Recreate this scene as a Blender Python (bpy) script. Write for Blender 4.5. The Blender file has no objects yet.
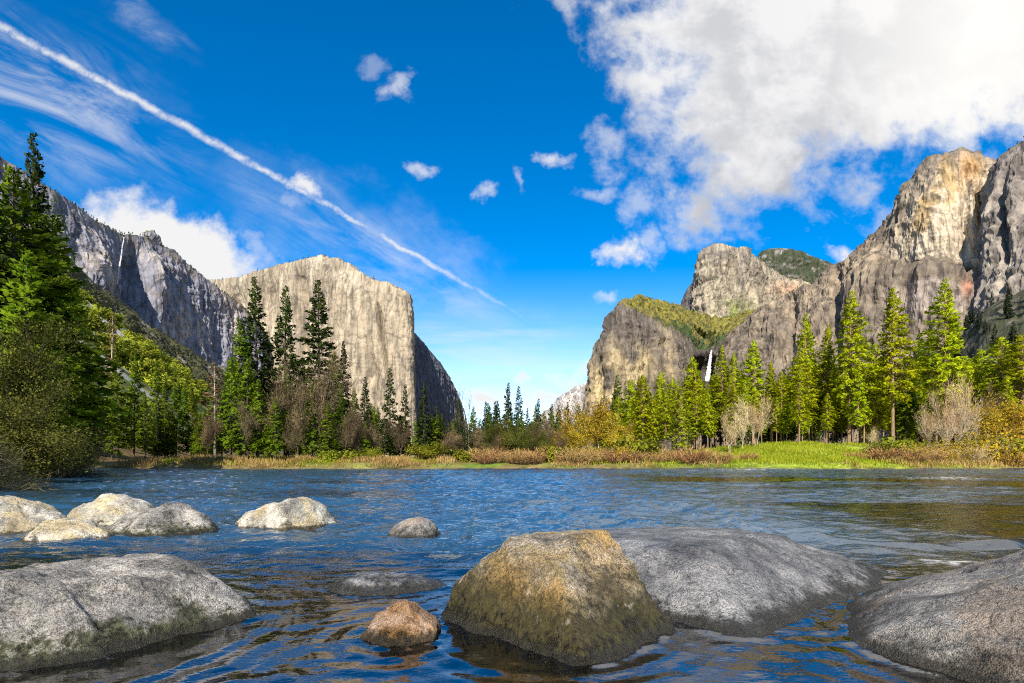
import bpy, bmesh, math, random
import numpy as np
from mathutils import Vector, Matrix

random.seed(7)
RNG = np.random.default_rng(7)
SC = bpy.context.scene
COL = SC.collection

# ------------------------------------------------------------------ camera
FPX, CX, HY, CAMZ = 569.0, 512.0, 457.0, 1.3
cam_d = bpy.data.cameras.new("camera")
cam = bpy.data.objects.new("camera", cam_d)
COL.objects.link(cam)
cam.location = (0, 0, CAMZ)
cam.rotation_euler = (math.radians(90), 0, 0)
cam_d.sensor_width = 36.0
cam_d.lens = FPX / 1024 * 36.0
cam_d.shift_y = (HY - 341.5) / 1024
cam_d.clip_start = 0.05
cam_d.clip_end = 60000
SC.camera = cam

def U(px): return (px - CX) / FPX
def V(py): return (HY - py) / FPX
def at(px, py, D): return (U(px) * D, D, CAMZ + V(py) * D)

# ------------------------------------------------------------------ light, exposure
SUN_AZ, SUN_EL = 9.0, 35.0            # degrees: to the left of straight behind the camera, above the horizon
sd = Vector((-math.sin(math.radians(SUN_AZ)) * math.cos(math.radians(SUN_EL)),
             -math.cos(math.radians(SUN_AZ)) * math.cos(math.radians(SUN_EL)),
             math.sin(math.radians(SUN_EL))))
sun_d = bpy.data.lights.new("sun", 'SUN')
sun_d.energy = 4.9
sun_d.angle = math.radians(0.5)
sun_d.color = (1.0, 0.90, 0.74)
sun = bpy.data.objects.new("sun", sun_d)
COL.objects.link(sun)
sun.rotation_euler = sd.to_track_quat('Z', 'Y').to_euler()
SC.view_settings.view_transform = 'Standard'
SC.view_settings.look = 'None'
SC.view_settings.exposure = 0.87
SC.view_settings.gamma = 1.0
SC.view_settings.use_curve_mapping = False
SC.cycles.max_bounces = 6
SC.cycles.diffuse_bounces = 2
SC.cycles.glossy_bounces = 3
SC.cycles.transmission_bounces = 3
SC.cycles.transparent_max_bounces = 8
SC.cycles.use_denoising = False
SC.cycles.filter_width = 1.05
SC.cycles.sample_clamp_indirect = 6.0

# ------------------------------------------------------------------ node helpers
class N:
    """small operator wrapper round shader sockets"""
    tree = None
    def __init__(s, sock): s.s = sock
    @staticmethod
    def m(op, a, b=None, c=None, clamp=False):
        n = N.tree.nodes.new('ShaderNodeMath'); n.operation = op; n.use_clamp = clamp
        for i, v in enumerate((a, b, c)):
            if v is None: continue
            if isinstance(v, N): N.tree.links.new(v.s, n.inputs[i])
            else: n.inputs[i].default_value = v
        return N(n.outputs[0])
    def __add__(s, o): return N.m('ADD', s, o)
    def __radd__(s, o): return N.m('ADD', o, s)
    def __sub__(s, o): return N.m('SUBTRACT', s, o)
    def __rsub__(s, o): return N.m('SUBTRACT', o, s)
    def __mul__(s, o): return N.m('MULTIPLY', s, o)
    def __rmul__(s, o): return N.m('MULTIPLY', o, s)
    def __truediv__(s, o): return N.m('DIVIDE', s, o)
    def __pow__(s, o): return N.m('POWER', s, o)
    def max(s, o): return N.m('MAXIMUM', s, o)
    def min(s, o): return N.m('MINIMUM', s, o)
    def clamp(s): return N.m('ADD', s, 0.0, clamp=True)

def sstep(x, a, b, lo=0.0, hi=1.0):
    n = N.tree.nodes.new('ShaderNodeMapRange'); n.interpolation_type = 'SMOOTHSTEP'
    N.tree.links.new(x.s, n.inputs['Value'])
    for k, v in (('From Min', a), ('From Max', b), ('To Min', lo), ('To Max', hi)): n.inputs[k].default_value = v
    return N(n.outputs['Result'])

def nnoise(vec, scale, detail=4, rough=0.55, dist=0.0):
    n = N.tree.nodes.new('ShaderNodeTexNoise')
    N.tree.links.new(vec.s, n.inputs['Vector'])
    n.inputs['Scale'].default_value = scale; n.inputs['Detail'].default_value = detail
    n.inputs['Roughness'].default_value = rough; n.inputs['Distortion'].default_value = dist
    return N(n.outputs['Fac'])

def nvor(vec, scale, feature='DISTANCE_TO_EDGE'):
    n = N.tree.nodes.new('ShaderNodeTexVoronoi'); n.feature = feature
    N.tree.links.new(vec.s, n.inputs['Vector']); n.inputs['Scale'].default_value = scale
    return N(n.outputs['Distance'])

def nmap(vec, scale=(1, 1, 1), rot=(0, 0, 0), loc=(0, 0, 0)):
    n = N.tree.nodes.new('ShaderNodeMapping')
    N.tree.links.new(vec.s, n.inputs['Vector'])
    n.inputs['Scale'].default_value = scale; n.inputs['Rotation'].default_value = rot; n.inputs['Location'].default_value = loc
    return N(n.outputs[0])

def ncomb(x, y, z):
    n = N.tree.nodes.new('ShaderNodeCombineXYZ')
    for i, v in enumerate((x, y, z)):
        if isinstance(v, N): N.tree.links.new(v.s, n.inputs[i])
        else: n.inputs[i].default_value = v
    return N(n.outputs[0])

def nsep(v):
    n = N.tree.nodes.new('ShaderNodeSeparateXYZ'); N.tree.links.new(v.s, n.inputs[0])
    return [N(n.outputs[i]) for i in range(3)]

def nmix(f, a, b, mode='MIX'):
    n = N.tree.nodes.new('ShaderNodeMix'); n.data_type = 'RGBA'; n.blend_type = mode
    ins = [n.inputs[0], n.inputs[6], n.inputs[7]]
    for sck, v in zip(ins, (f, a, b)):
        if isinstance(v, N): N.tree.links.new(v.s, sck)
        elif isinstance(v, (int, float)): sck.default_value = v
        else: sck.default_value = (*v, 1)
    return N(n.outputs[2])

def nramp(f, stops):
    n = N.tree.nodes.new('ShaderNodeValToRGB'); N.tree.links.new(f.s, n.inputs[0])
    e = n.color_ramp.elements
    while len(e) < len(stops): e.new(0.5)
    for el, (p, c) in zip(e, stops): el.position = p; el.color = (*c, 1)
    return N(n.outputs[0])

def nbump(h, strength, distance, normal=None):
    n = N.tree.nodes.new('ShaderNodeBump')
    N.tree.links.new(h.s, n.inputs['Height'])
    n.inputs['Strength'].default_value = strength; n.inputs['Distance'].default_value = distance
    if normal: N.tree.links.new(normal.s, n.inputs['Normal'])
    return N(n.outputs[0])

def nattr(name):
    n = N.tree.nodes.new('ShaderNodeAttribute'); n.attribute_name = name
    return n

def new_mat(name):
    m = bpy.data.materials.new(name); m.use_nodes = True
    t = m.node_tree; t.nodes.clear(); N.tree = t
    out = t.nodes.new('ShaderNodeOutputMaterial')
    return m, t, out

def geo_pos():
    g = N.tree.nodes.new('ShaderNodeNewGeometry'); return N(g.outputs['Position']), N(g.outputs['Normal'])
def obj_co():
    g = N.tree.nodes.new('ShaderNodeTexCoord'); return N(g.outputs['Object'])

def principled(t, out, color, rough=0.85, normal=None, spec=0.3):
    p = t.nodes.new('ShaderNodeBsdfPrincipled')
    if isinstance(color, N): t.links.new(color.s, p.inputs['Base Color'])
    else: p.inputs['Base Color'].default_value = (*color, 1)
    if isinstance(rough, N): t.links.new(rough.s, p.inputs['Roughness'])
    else: p.inputs['Roughness'].default_value = rough
    p.inputs['Specular IOR Level'].default_value = spec
    if normal: t.links.new(normal.s, p.inputs['Normal'])
    t.links.new(p.outputs[0], out.inputs[0])
    return p

# ------------------------------------------------------------------ sky
W = bpy.data.worlds.new("World"); SC.world = W; W.use_nodes = True
t = W.node_tree; t.nodes.clear(); N.tree = t
wout = t.nodes.new('ShaderNodeOutputWorld'); bg = t.nodes.new('ShaderNodeBackground')
t.links.new(bg.outputs[0], wout.inputs[0]); bg.inputs['Strength'].default_value = 0.084
skyn = t.nodes.new('ShaderNodeTexSky'); skyn.sky_type = 'NISHITA'; skyn.sun_disc = False
skyn.sun_elevation = math.radians(SUN_EL)
skyn.sun_rotation = math.radians(180 + SUN_AZ)
skyn.altitude = 1500; skyn.air_density = 1.0; skyn.dust_density = 0.2; skyn.ozone_density = 4.0
hs = t.nodes.new('ShaderNodeHueSaturation'); hs.inputs['Saturation'].default_value = 1.42; hs.inputs['Value'].default_value = 1.35
t.links.new(skyn.outputs[0], hs.inputs['Color'])
g = t.nodes.new('ShaderNodeTexCoord')
dx, dy, dz = nsep(N(g.outputs['Generated']))
ys = dy.max(0.05)
u = dx / ys; v = dz / ys
front = sstep(dy, 0.05, 0.2)
sat = sstep(v, 0.02, 0.42, 1.02, 1.45); t.links.new(sat.s, hs.inputs['Saturation'])
valh = sstep(v, 0.0, 0.5, 1.5, 1.3); t.links.new(valh.s, hs.inputs['Value'])
P = ncomb(u, v, 0.0)
# world direction (not the window): u, v are slopes towards +Y
wx = nnoise(P, 6.0, 6, 0.6) - 0.5
wy = nnoise(nmap(P, loc=(7.3, 2.1, 4.0)), 6.0, 6, 0.6) - 0.5
fine = nnoise(P, 22.0, 6, 0.62)
big = nnoise(nmap(P, loc=(3, 1, 9)), 4.0, 7, 0.6)
def uu(px): return (px - CX) / FPX
def vv(py): return (HY - py) / FPX
def ell(px, py, rx, ry, rot=0.0, warp=0.05):
    a = u + wx * (warp * 2) - uu(px); b = v + wy * (warp * 2) - vv(py)
    c, s = math.cos(rot), math.sin(rot)
    p = (a * c + b * s) * (FPX / rx); q = (b * c - a * s) * (FPX / ry)
    return N.m('SQRT', p * p + q * q)
def halfplane(p0, p1, warp):
    """signed distance (slope units) from the line, positive on its right side going p0 -> p1 in picture terms"""
    x0, y0, x1, y1 = uu(p0[0]), vv(p0[1]), uu(p1[0]), vv(p1[1])
    L = math.hypot(x1 - x0, y1 - y0); nx, ny = (y1 - y0) / L, -(x1 - x0) / L
    return (u + wx * warp - x0) * nx + (v + wy * warp - y0) * ny
dens = []
# the big bank of cloud over the right-hand cliffs
d1 = halfplane((700, 262), (578, -20), 0.30)
d2 = halfplane((1060, 160), (640, 232), 0.26)
bank = d1.min(d2)
puff = nnoise(nmap(P, loc=(6, 2, 5)), 9.0, 6, 0.56, 0.35)
bigmask = sstep(bank + (fine - 0.5) * 0.16 + (big - 0.5) * 0.34 + (puff - 0.5) * 0.36, -0.04, 0.115)
# white cloud behind the left-hand rim
lc = ell(165, 262, 125, 62, math.radians(-17), 0.07)
leftmask = sstep(1.0 - lc + (fine - 0.5) * 0.7, 0.0, 0.42)
small = None
for (px, py, rx, ry, k, rot) in ((397, 84, 15, 16, .55, -.5), (372, 60, 12, 9, .25, -.4), (421, 177, 15, 9, .6, 0), (484, 186, 9, 11, .6, -.8),
        (553, 155, 18, 10, .75, -.2), (519, 172, 6, 10, .35, .2), (627, 252, 33, 17, 1.0, -.1), (655, 248, 16, 16, .5, 0), (612, 150, 36, 28, .5, -.6), (598, 186, 26, 8, .45, -.1), (640, 205, 18, 24, .45, 0),
        (299, 186, 24, 15, .95, -.6), (285, 205, 30, 14, .35, -.4), (255, 245, 40, 14, .4, -.7), (599, 290, 12, 7, .5, 0), (487, 398, 40, 12, 1.0, 0), (545, 396, 34, 9, .9, 0), (525, 379, 11, 6, .9, 0), (580, 366, 30, 16, .8, 0.3),
        (850, 247, 26, 9, .9, -.1), (232, 262, 60, 30, .5, -.2), (700, 120, 60, 40, .5, 0)):
    e = ell(px, py, rx * 1.12, ry * 1.12, rot, 0.07)
    mk = sstep(1.0 - e + (fine - 0.5) * 2.6 + (big - 0.5) * 1.4, 0.0, 1.05, 0, k)
    small = mk if small is None else small.max(mk)
# contrail, slightly sagging line from the upper left down to the gap in the valley
ld = v - (vv(27) - (u - uu(0)) * 0.553 - (u - uu(0)) * (u - uu(490)) * 0.03) + (wx * 0.012)
wid = sstep(u, uu(0), uu(560), 0.0105, 0.0066)
trail = sstep(N.m('ABSOLUTE', ld + (fine - 0.5) * 0.022) / wid, 1.25, 0.0) * sstep(u, uu(560), uu(400)) * sstep(nnoise(P, 34.0, 6, 0.7) + (big - .5) * .9, 0.32, 0.62, 0.22, 0.85)
# cirrus, drawn out along the wind
Rv = nmap(P, scale=(1, 1, 1), rot=(0, 0, math.radians(29)))
streak = nnoise(nmap(Rv, scale=(1.8, 7, 1)), 1.5, 8, 0.66, 0.9)
c1 = ell(35, 95, 190, 85, math.radians(-27), 0.10)
cir = sstep(streak, 0.40, 0.72) * sstep(c1, 1.15, 0.2) * 0.62
c2 = ell(135, 18, 75, 18, math.radians(-35), 0.05)
cir = cir.max(sstep(streak, 0.40, 0.7) * sstep(c2, 1.2, 0.2) * 0.5)
c3 = ell(370, 250, 190, 55, math.radians(-27), 0.12)
cir = cir.max(sstep(streak, 0.32, 0.75) * sstep(c3, 1.2, 0.1) * 0.6)
c4 = ell(480, 370, 260, 85, 0, 0.1)
hst = nnoise(nmap(P, scale=(1.6, 11, 1)), 1.6, 6, 0.6, 0.4)
cir = cir.max(sstep(hst, 0.36, 0.72) * sstep(c4, 1.1, 0.1) * 0.55)
cloud = bigmask.max(leftmask).max(small).max(trail).max(cir) * front
# clouds behind the camera: broken cumulus, only ever seen in light and reflections
bn = nnoise(N(g.outputs['Generated']), 3.0, 6, 0.6)
rear = sstep(bn, 0.52, 0.68) * sstep(dz, 0.02, 0.2) * (1.0 - front)
cloud = cloud.max(rear).clamp()
# grey undersides where the bank is thick and low
under = sstep(v + (big - 0.5) * 0.5 + (fine - .5) * .12, vv(110), vv(250)) * bigmask * sstep(u, uu(640), uu(740))
lump = nnoise(nmap(P, scale=(1, 1.3, 1), loc=(1, 5, 2)), 5.0, 7, 0.62)
under = (under * 0.95 + sstep(lump + (puff - .5) * .5, 0.40, 0.64) * 0.62 * bigmask).clamp()
ccol = nmix(under, (5.9, 5.9, 5.95), (3.2, 3.28, 3.6))
ccol = nmix(sstep(ell(1020, 40, 230, 200, 0, 0.05), 1.1, 0.2) * 0.8, ccol, (6.9, 6.75, 6.5))
skycol = nmix(cloud, N(hs.outputs[0]), ccol)
t.links.new(skycol.s, bg.inputs['Color'])

# ------------------------------------------------------------------ numpy noise
_perm = np.random.default_rng(3).permutation(256).astype(np.int64)
_perm = np.concatenate([_perm, _perm, _perm])
_grad = np.random.default_rng(4).normal(size=(256, 3)); _grad /= np.linalg.norm(_grad, axis=1)[:, None]
def pnoise(p):
    p = np.asarray(p, float); sh = p.shape[:-1]; p = p.reshape(-1, 3)
    i = np.floor(p).astype(np.int64); f = p - i; i &= 255
    w = f * f * f * (f * (f * 6 - 15) + 10)
    r = np.zeros(len(p))
    for a in (0, 1):
        for b in (0, 1):
            for c in (0, 1):
                h = _perm[_perm[_perm[(i[:, 0] + a) & 255] + ((i[:, 1] + b) & 255)] + ((i[:, 2] + c) & 255)]
                gvec = _grad[h]
                d = gvec[:, 0] * (f[:, 0] - a) + gvec[:, 1] * (f[:, 1] - b) + gvec[:, 2] * (f[:, 2] - c)
                ww = (w[:, 0] if a else 1 - w[:, 0]) * (w[:, 1] if b else 1 - w[:, 1]) * (w[:, 2] if c else 1 - w[:, 2])
                r += ww * d
    return (r * 1.6).reshape(sh)
def fbm(p, oct=5, lac=2.03, gain=0.5):
    p = np.asarray(p, float); a, s, n = 1.0, 0.0, 0.0
    for k in range(oct):
        s = s + a * pnoise(p + 17.3 * k); n += a; a *= gain; p = p * lac
    return s / n
def ridged(p, oct=4, lac=2.1, gain=0.5):
    p = np.asarray(p, float); a, s, n = 1.0, 0.0, 0.0
    for k in range(oct):
        s = s + a * (1 - np.abs(pnoise(p + 9.1 * k)) * 2); n += a; a *= gain; p = p * lac
    return s / n
def ss(x, a, b):
    q = np.clip((np.asarray(x, float) - a) / (b - a), 0, 1); return q * q * (3 - 2 * q)

# ------------------------------------------------------------------ mesh helpers
def mesh_np(name, verts, faces, mat=None, smooth=True, attrs=None):
    """faces: int array (n,3) or (n,4)"""
    verts = np.ascontiguousarray(verts, np.float32); faces = np.ascontiguousarray(faces, np.int32)
    me = bpy.data.meshes.new(name); k = faces.shape[1]
    me.vertices.add(len(verts)); me.vertices.foreach_set('co', verts.ravel())
    me.loops.add(faces.size); me.loops.foreach_set('vertex_index', faces.ravel())
    me.polygons.add(len(faces))
    me.polygons.foreach_set('loop_start', np.arange(0, faces.size, k, dtype=np.int32))
    me.polygons.foreach_set('loop_total', np.full(len(faces), k, np.int32))
    me.update(calc_edges=True)
    me.polygons.foreach_set('use_smooth', np.full(len(faces), smooth, bool))
    if mat: me.materials.append(mat)
    for an, arr in (attrs or {}).items():
        if arr.ndim == 1:
            a = me.attributes.new(an, 'FLOAT', 'POINT'); a.data.foreach_set('value', np.ascontiguousarray(arr, np.float32))
        else:
            a = me.attributes.new(an, 'FLOAT_COLOR', 'POINT')
            c4 = np.ones((len(arr), 4), np.float32); c4[:, :3] = arr
            a.data.foreach_set('color', c4.ravel())
    return me
def grid_faces(nr, nc):
    i = np.arange(nr - 1)[:, None] * nc + np.arange(nc - 1)[None, :]
    return np.stack([i, i + 1, i + nc + 1, i + nc], -1).reshape(-1, 4)
def link(name, me, parent=None, loc=None):
    o = bpy.data.objects.new(name, me); COL.objects.link(o)
    if parent: o.parent = parent
    if loc is not None: o.location = loc
    return o
def tag(o, label=None, cat=None, group=None, kind=None):
    if label: o['label'] = label
    if cat: o['category'] = cat
    if group: o['group'] = group
    if kind: o['kind'] = kind
    return o

# ------------------------------------------------------------------ terrain
def river_d(x, y):
    """> 0 on land, metres from the water's edge"""
    wob = 1.3 * np.sin(x * 0.11 + 1.0) + 0.8 * np.sin(x * 0.31 + 2.0) + 0.4 * np.sin(x * 0.83)
    d1 = y - 61.5 - wob
    d2 = (-x - (12.5 + 0.56 * np.maximum(y, -10)) + 0.8 * np.sin(y * 0.5) + .5 * np.sin(y * 1.3)) * 0.85
    d3 = -7.0 - y + 0.5 * np.sin(x)
    return np.maximum(np.maximum(d1, d2), d3)
def hill_raw(x, y):
    k = np.maximum(-x - 0.32 * np.maximum(y, -30) - 27, 0)
    h = 0.76 * (np.sqrt(k * k + 49) - 7)
    far = np.hypot(x, y)
    return np.minimum(h, 330) * (1 - ss(far, 620, 1000))
def ground_z(x, y, noise=True):
    x = np.asarray(x, float); y = np.asarray(y, float)
    d = river_d(x, y)
    bed = -np.minimum(0.30 + 0.5 * ss(y, 7, 22) * (1 - 0.6 * ss(x, 4, 14)), np.maximum(-d, 0) * 0.3)
    rise = ss(x, 18, 45) * 2.3 * ss(d, 3, 32) + 0.4 * ss(d, 4, 30)
    bank = 0.75 * (1 - np.exp(-np.maximum(d, 0) / 1.3)) + rise
    z = np.where(d > 0, bank, bed)
    h = hill_raw(x, y)
    if noise:
        p = np.stack([x, y, np.zeros_like(x)], -1)
        z = z + np.where(d > 0, 0.12 * fbm(p / 4.0, 3) * ss(d, 0, 3), 0.06 * fbm(p / 1.5, 2))
        h = h * (1 + 0.10 * fbm(p / 60.0, 4)) + ss(h, 2, 20) * 2.0 * fbm(p / 9.0, 3)
    return z + np.maximum(h, 0)

def axis(lo, hi, n, s):
    a, b = math.asinh(lo / s), math.asinh(hi / s)
    return np.sinh(np.linspace(a, b, n)) * s
gx = axis(-9000, 9000, 620, 40); gy = axis(-3000, 11000, 560, 40) + 40
X, Y = np.meshgrid(gx, gy); X = X.ravel(); Y = Y.ravel()
Z = ground_z(X, Y)
p3 = np.stack([X, Y, np.zeros_like(X)], -1)
d = river_d(X, Y); h = hill_raw(X, Y)
n1 = fbm(p3 / 7.0, 4); n2 = fbm(p3 / 25.0 + 5, 4)
def mixc(a, b, f): f = np.asarray(f)[:, None]; return np.asarray(a) * (1 - f) + np.asarray(b) * f
green = np.array([0.12, 0.20, 0.025]); straw = np.array([0.38, 0.29, 0.12]); litter = np.array([0.11, 0.075, 0.04]); lime = np.array([0.34, 0.42, 0.04])
colr = mixc(np.tile(green, (len(X), 1)), straw, ss(n1 + 0.25 * n2, -0.05, 0.35))
colr = mixc(colr, np.tile(lime, (len(X), 1)), ss(X, 20, 34) * (1 - ss(X, 60, 90)) * 0.8 * (1 - ss(n1, 0, .4)))
colr = mixc(colr, np.tile([0.55, 0.42, 0.22], (len(X), 1)), ss(X, 50, 62) * (1 - ss(n1, 0.1, .5)) * 0.8)
colr = mixc(colr, np.tile(litter, (len(X), 1)), np.maximum(ss(Y, 92, 110) * (1 - ss(X, 20, 60) * 0.7), ss(-X, 20, 35) * ss(d, 0, 3)))
brush = mixc(np.tile([0.06, 0.085, 0.022], (len(X), 1)), np.array([0.24, 0.25, 0.045]), ss(fbm(p3 / 14.0 + 3, 4), -0.15, 0.35))
# bands of pale broken rock run down the slope
sl = fbm(np.stack([(X + 0.348 * Y) / 120.0, (Y - 0.348 * X) / 22.0, X * 0], -1) + 11, 4)
def talus_band(x, y): return np.exp(-((y - 385 - 45 * np.sin(x / 31.0) - 25 * np.sin(x / 11.0)) / 30.0) ** 2)
talus = np.maximum(ss(sl, 0.16, 0.28) * ss(h, 8, 25) * .8, ss(talus_band(X, Y) + .3 * n1, .35, .6) * ss(h, 8, 20))
brush = mixc(brush, np.array([0.50, 0.47, 0.42]), talus)
colr = mixc(colr, brush, ss(h, 1, 8))
gravel = mixc(np.tile([0.72, 0.56, 0.27], (len(X), 1)), np.array([0.09, 0.085, 0.03]), ss(fbm(p3 / 1.1, 4), -0.15, 0.25))  # golden tone raised to stand in for the lit cliff's reflection
gravel = mixc(gravel, np.array([0.24, 0.26, 0.045]), ss(X, 4, 9) * ss(fbm(p3 / np.array([5.0, 2.5, 1]) + 4, 3), -.1, .25) * .85)
colr = mixc(colr, np.array([0.17, 0.125, 0.05]), (1 - ss(X, 10, 26)) * ss(fbm(p3 / 5.0 + 6, 3), -.35, .1) * (1 - ss(h, 1, 8)) * .8)
gravel = gravel * (1 - .72 * ss(Y, 14, 30))[:, None]
colr = mixc(gravel, colr, ss(d, 0.1, 0.7))

m_ground, t, out = new_mat("meadow_and_slopes")
pos, nor = geo_pos()
ca = N(nattr('Col').outputs['Color'])
f1 = nnoise(pos, 1.6, 5, 0.65); f2 = nnoise(pos, 0.22, 5, 0.6)
cc = nmix(1.0, ca, nramp(f1, [(0.25, (0.55, 0.55, 0.55)), (0.75, (1.45, 1.45, 1.45))]), 'MULTIPLY')
cc = nmix(1.0, cc, nramp(f2, [(0.3, (0.75, 0.75, 0.75)), (0.7, (1.25, 1.25, 1.25))]), 'MULTIPLY')
principled(t, out, cc, 0.95, nbump(f1, 0.8, 0.25), 0.15)
me = mesh_np("ground", np.stack([X, Y, Z], -1), grid_faces(len(gy), len(gx)), m_ground, True, {'Col': colr})
tag(link("ground", me), kind='structure', label='riverbank meadow and the slope rising on the left')

# ------------------------------------------------------------------ water
ROCK_FOOT = []   # filled below with (x, y, r) of rocks, for calm water in their lee
m_water, t, out = new_mat("river_water")
pos, nor = geo_pos()
b1 = nnoise(nmap(pos, scale=(0.8, 1.3, 1)), 9.0, 3, 0.55)
b2 = nnoise(nmap(pos, scale=(0.7, 1.3, 1)), 2.2, 4, 0.55)
chop = N(nattr('chop').outputs['Fac'])
hh = b1 * (0.10 + 0.90 * chop) * 0.026 + b2 * (0.05 + chop) * 0.12
nb = nbump(hh, 1.0, 1.0)
fr = t.nodes.new('ShaderNodeFresnel'); fr.inputs['IOR'].default_value = 3.6; t.links.new(nb.s, fr.inputs['Normal'])
gl = t.nodes.new('ShaderNodeBsdfGlossy'); gl.inputs['Roughness'].default_value = 0.045; t.links.new(nb.s, gl.inputs['Normal'])
tr = t.nodes.new('ShaderNodeBsdfTransparent'); tr.inputs['Color'].default_value = (0.95, 0.96, 0.86, 1)
df = t.nodes.new('ShaderNodeBsdfDiffuse'); df.inputs['Color'].default_value = (0.028, 0.085, 0.15, 1)
body = t.nodes.new('ShaderNodeMixShader'); t.links.new(tr.outputs[0], body.inputs[1]); t.links.new(df.outputs[0], body.inputs[2])
bf = sstep(chop, 0.15, 0.9, 0.0, 0.8); t.links.new(bf.s, body.inputs[0])
ms = t.nodes.new('ShaderNodeMixShader'); t.links.new(fr.outputs[0], ms.inputs[0]); t.links.new(body.outputs[0], ms.inputs[1]); t.links.new(gl.outputs[0], ms.inputs[2])
fo = t.nodes.new('ShaderNodeBsdfDiffuse'); fo.inputs['Color'].default_value = (0.75, 0.78, 0.8, 1)
ms2 = t.nodes.new('ShaderNodeMixShader')
foam = N(nattr('foam').outputs['Fac'])
fm = (sstep(nnoise(nmap(pos, scale=(.6, 1, 1)), 7.0, 6, 0.75) + foam * 0.35, 0.62, 0.85) * foam).clamp()
t.links.new(fm.s, ms2.inputs[0]); t.links.new(ms.outputs[0], ms2.inputs[1]); t.links.new(fo.outputs[0], ms2.inputs[2])
t.links.new(ms2.outputs[0], out.inputs[0])

def build_river(rocks):
    rocks_xy = [(0.3, 4.4, .95), (2.4, 6.5, 2.2), (4.1, 4.2, 1.7), (-3.6, 4.2, 1.6), (-0.8, 4.1, .35), (-8.6, 9.9, 1.1), (-7.75, 11, 1.0), (-5.95, 9.6, 1.0), (-4.4, 10.6, 1.1)]
    ya = np.concatenate([np.linspace(-12, 1.4, 30)[:-1], np.geomspace(1.4, 68, 640)])
    ua = np.linspace(-1, 1, 760); ua = ua * (0.75 + 0.25 * ua * ua)
    YY = np.repeat(ya[:, None], len(ua), 1); XX = ua[None, :] * (np.abs(YY) + 6) * 1.55
    q = np.stack([XX, YY, np.zeros_like(XX)], -1)
    zone = fbm(q / np.array([16.0, 6.0, 1]), 3)
    chopv = ss(YY, 4.2, 10.0) * (0.8 + 0.6 * zone)
    chopv = chopv * (1 - 0.78 * ss(XX, 3.5, 9) * (1 - ss(YY, 36, 50)) * ss(zone, -0.22, 0.12))
    chopv = np.clip(chopv, 0.0, 1.2)
    qs = q + 0.35 * np.stack([fbm(q / 2.3, 2), fbm(q / 2.3 + 4, 2), q[..., 2]], -1)
    w1 = ridged(qs / np.array([2.6, 1.15, 1]), 3) - 0.3
    w2 = fbm(qs / np.array([0.9, 0.5, 1]) + 3, 3)
    w3 = fbm(q / np.array([6.0, 4.0, 1]) + 8, 2)
    hz = chopv * (0.17 * w1 + 0.11 * w2 + 0.10 * w3)
    # small ripples in the quiet water by the rocks, set obliquely
    near = 1 - ss(YY, 6, 16)
    rot = np.stack([XX * 0.86 + YY * 0.5, -XX * 0.5 + YY * 0.86, q[..., 2]], -1)
    calm = 0.35 + 0.65 * ss(fbm(q / np.array([1.3, 0.8, 1]) + 2, 2), -.2, .3)
    hz = hz + near * calm * (0.0085 * fbm(rot / np.array([0.60, 0.20, 1]), 2) + 0.010 * fbm(rot / np.array([1.4, 0.5, 1]) + 6, 2))
    # standing step across the shallows on the right
    line = YY - (7.9 + 0.05 * XX + 0.18 * np.sin(XX * 1.7) + .1 * np.sin(XX * 4.1))
    stp = ss(XX, 3.6, 4.6)
    hz = hz + stp * (-0.07 * np.exp(-(line / 0.16) ** 2) + 0.05 * np.exp(-((line - .35) / 0.3) ** 2))
    foamv = ss(w1 * chopv, 0.42, 0.62) * ss(XX, -8, 14) * 0.9 + 0.6 * np.exp(-(((XX - 25) / 3.2) ** 2 + ((YY - 33) / 2.2) ** 2)) + 0.6 * np.exp(-(((XX - 5.4) / .7) ** 2 + ((YY - 7.0) / 0.5) ** 2))
    hz = hz + 0.10 * np.exp(-(((XX - 25) / 3.0) ** 2 + ((YY - 33) / 1.4) ** 2)) * (0.4 + w1)
    for (rx, ry, rr) in rocks_xy[:5]:
        dd = np.hypot(XX - rx, YY - ry) - rr
        hz = hz + 0.004 * np.sin(dd * 26) * np.exp(-np.abs(dd) * 2.2) * ss(dd, -.2, .1)
    # water creeps up the rocks and breaks into a thin bright lip along them
    from mathutils.bvhtree import BVHTree
    trees = [BVHTree.FromPolygons(vv_.tolist(), ff_.tolist()) for vv_, ff_ in rocks]
    boxes = [(vv_[:, :2].min(0) - .15, vv_[:, :2].max(0) + .15) for vv_, _ in rocks]
    lip = np.zeros_like(hz); rngl = np.random.default_rng(2)
    for tr_, (lo_, hi_) in zip(trees, boxes):
        for i_, j_ in np.argwhere((XX > lo_[0]) & (XX < hi_[0]) & (YY > lo_[1]) & (YY < hi_[1])):
            r_ = tr_.find_nearest((XX[i_, j_], YY[i_, j_], 0.0), .2)
            if r_[0] is not None: lip[i_, j_] = max(lip[i_, j_], math.exp(-(r_[3] / .030) ** 2))
    brk = ss(fbm(q / .16 + 7, 3), -.15, .35)
    hz = hz + lip * (.006 + .008 * brk); foamv = np.maximum(foamv, lip * brk * .30)
    me = mesh_np("river", np.stack([XX, YY, hz], -1).reshape(-1, 3), grid_faces(len(ya), len(ua)), m_water, True, {'chop': chopv.ravel(), 'foam': foamv.ravel()})
    tag(link("river", me), kind='structure', label='rippling blue river')

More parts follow.
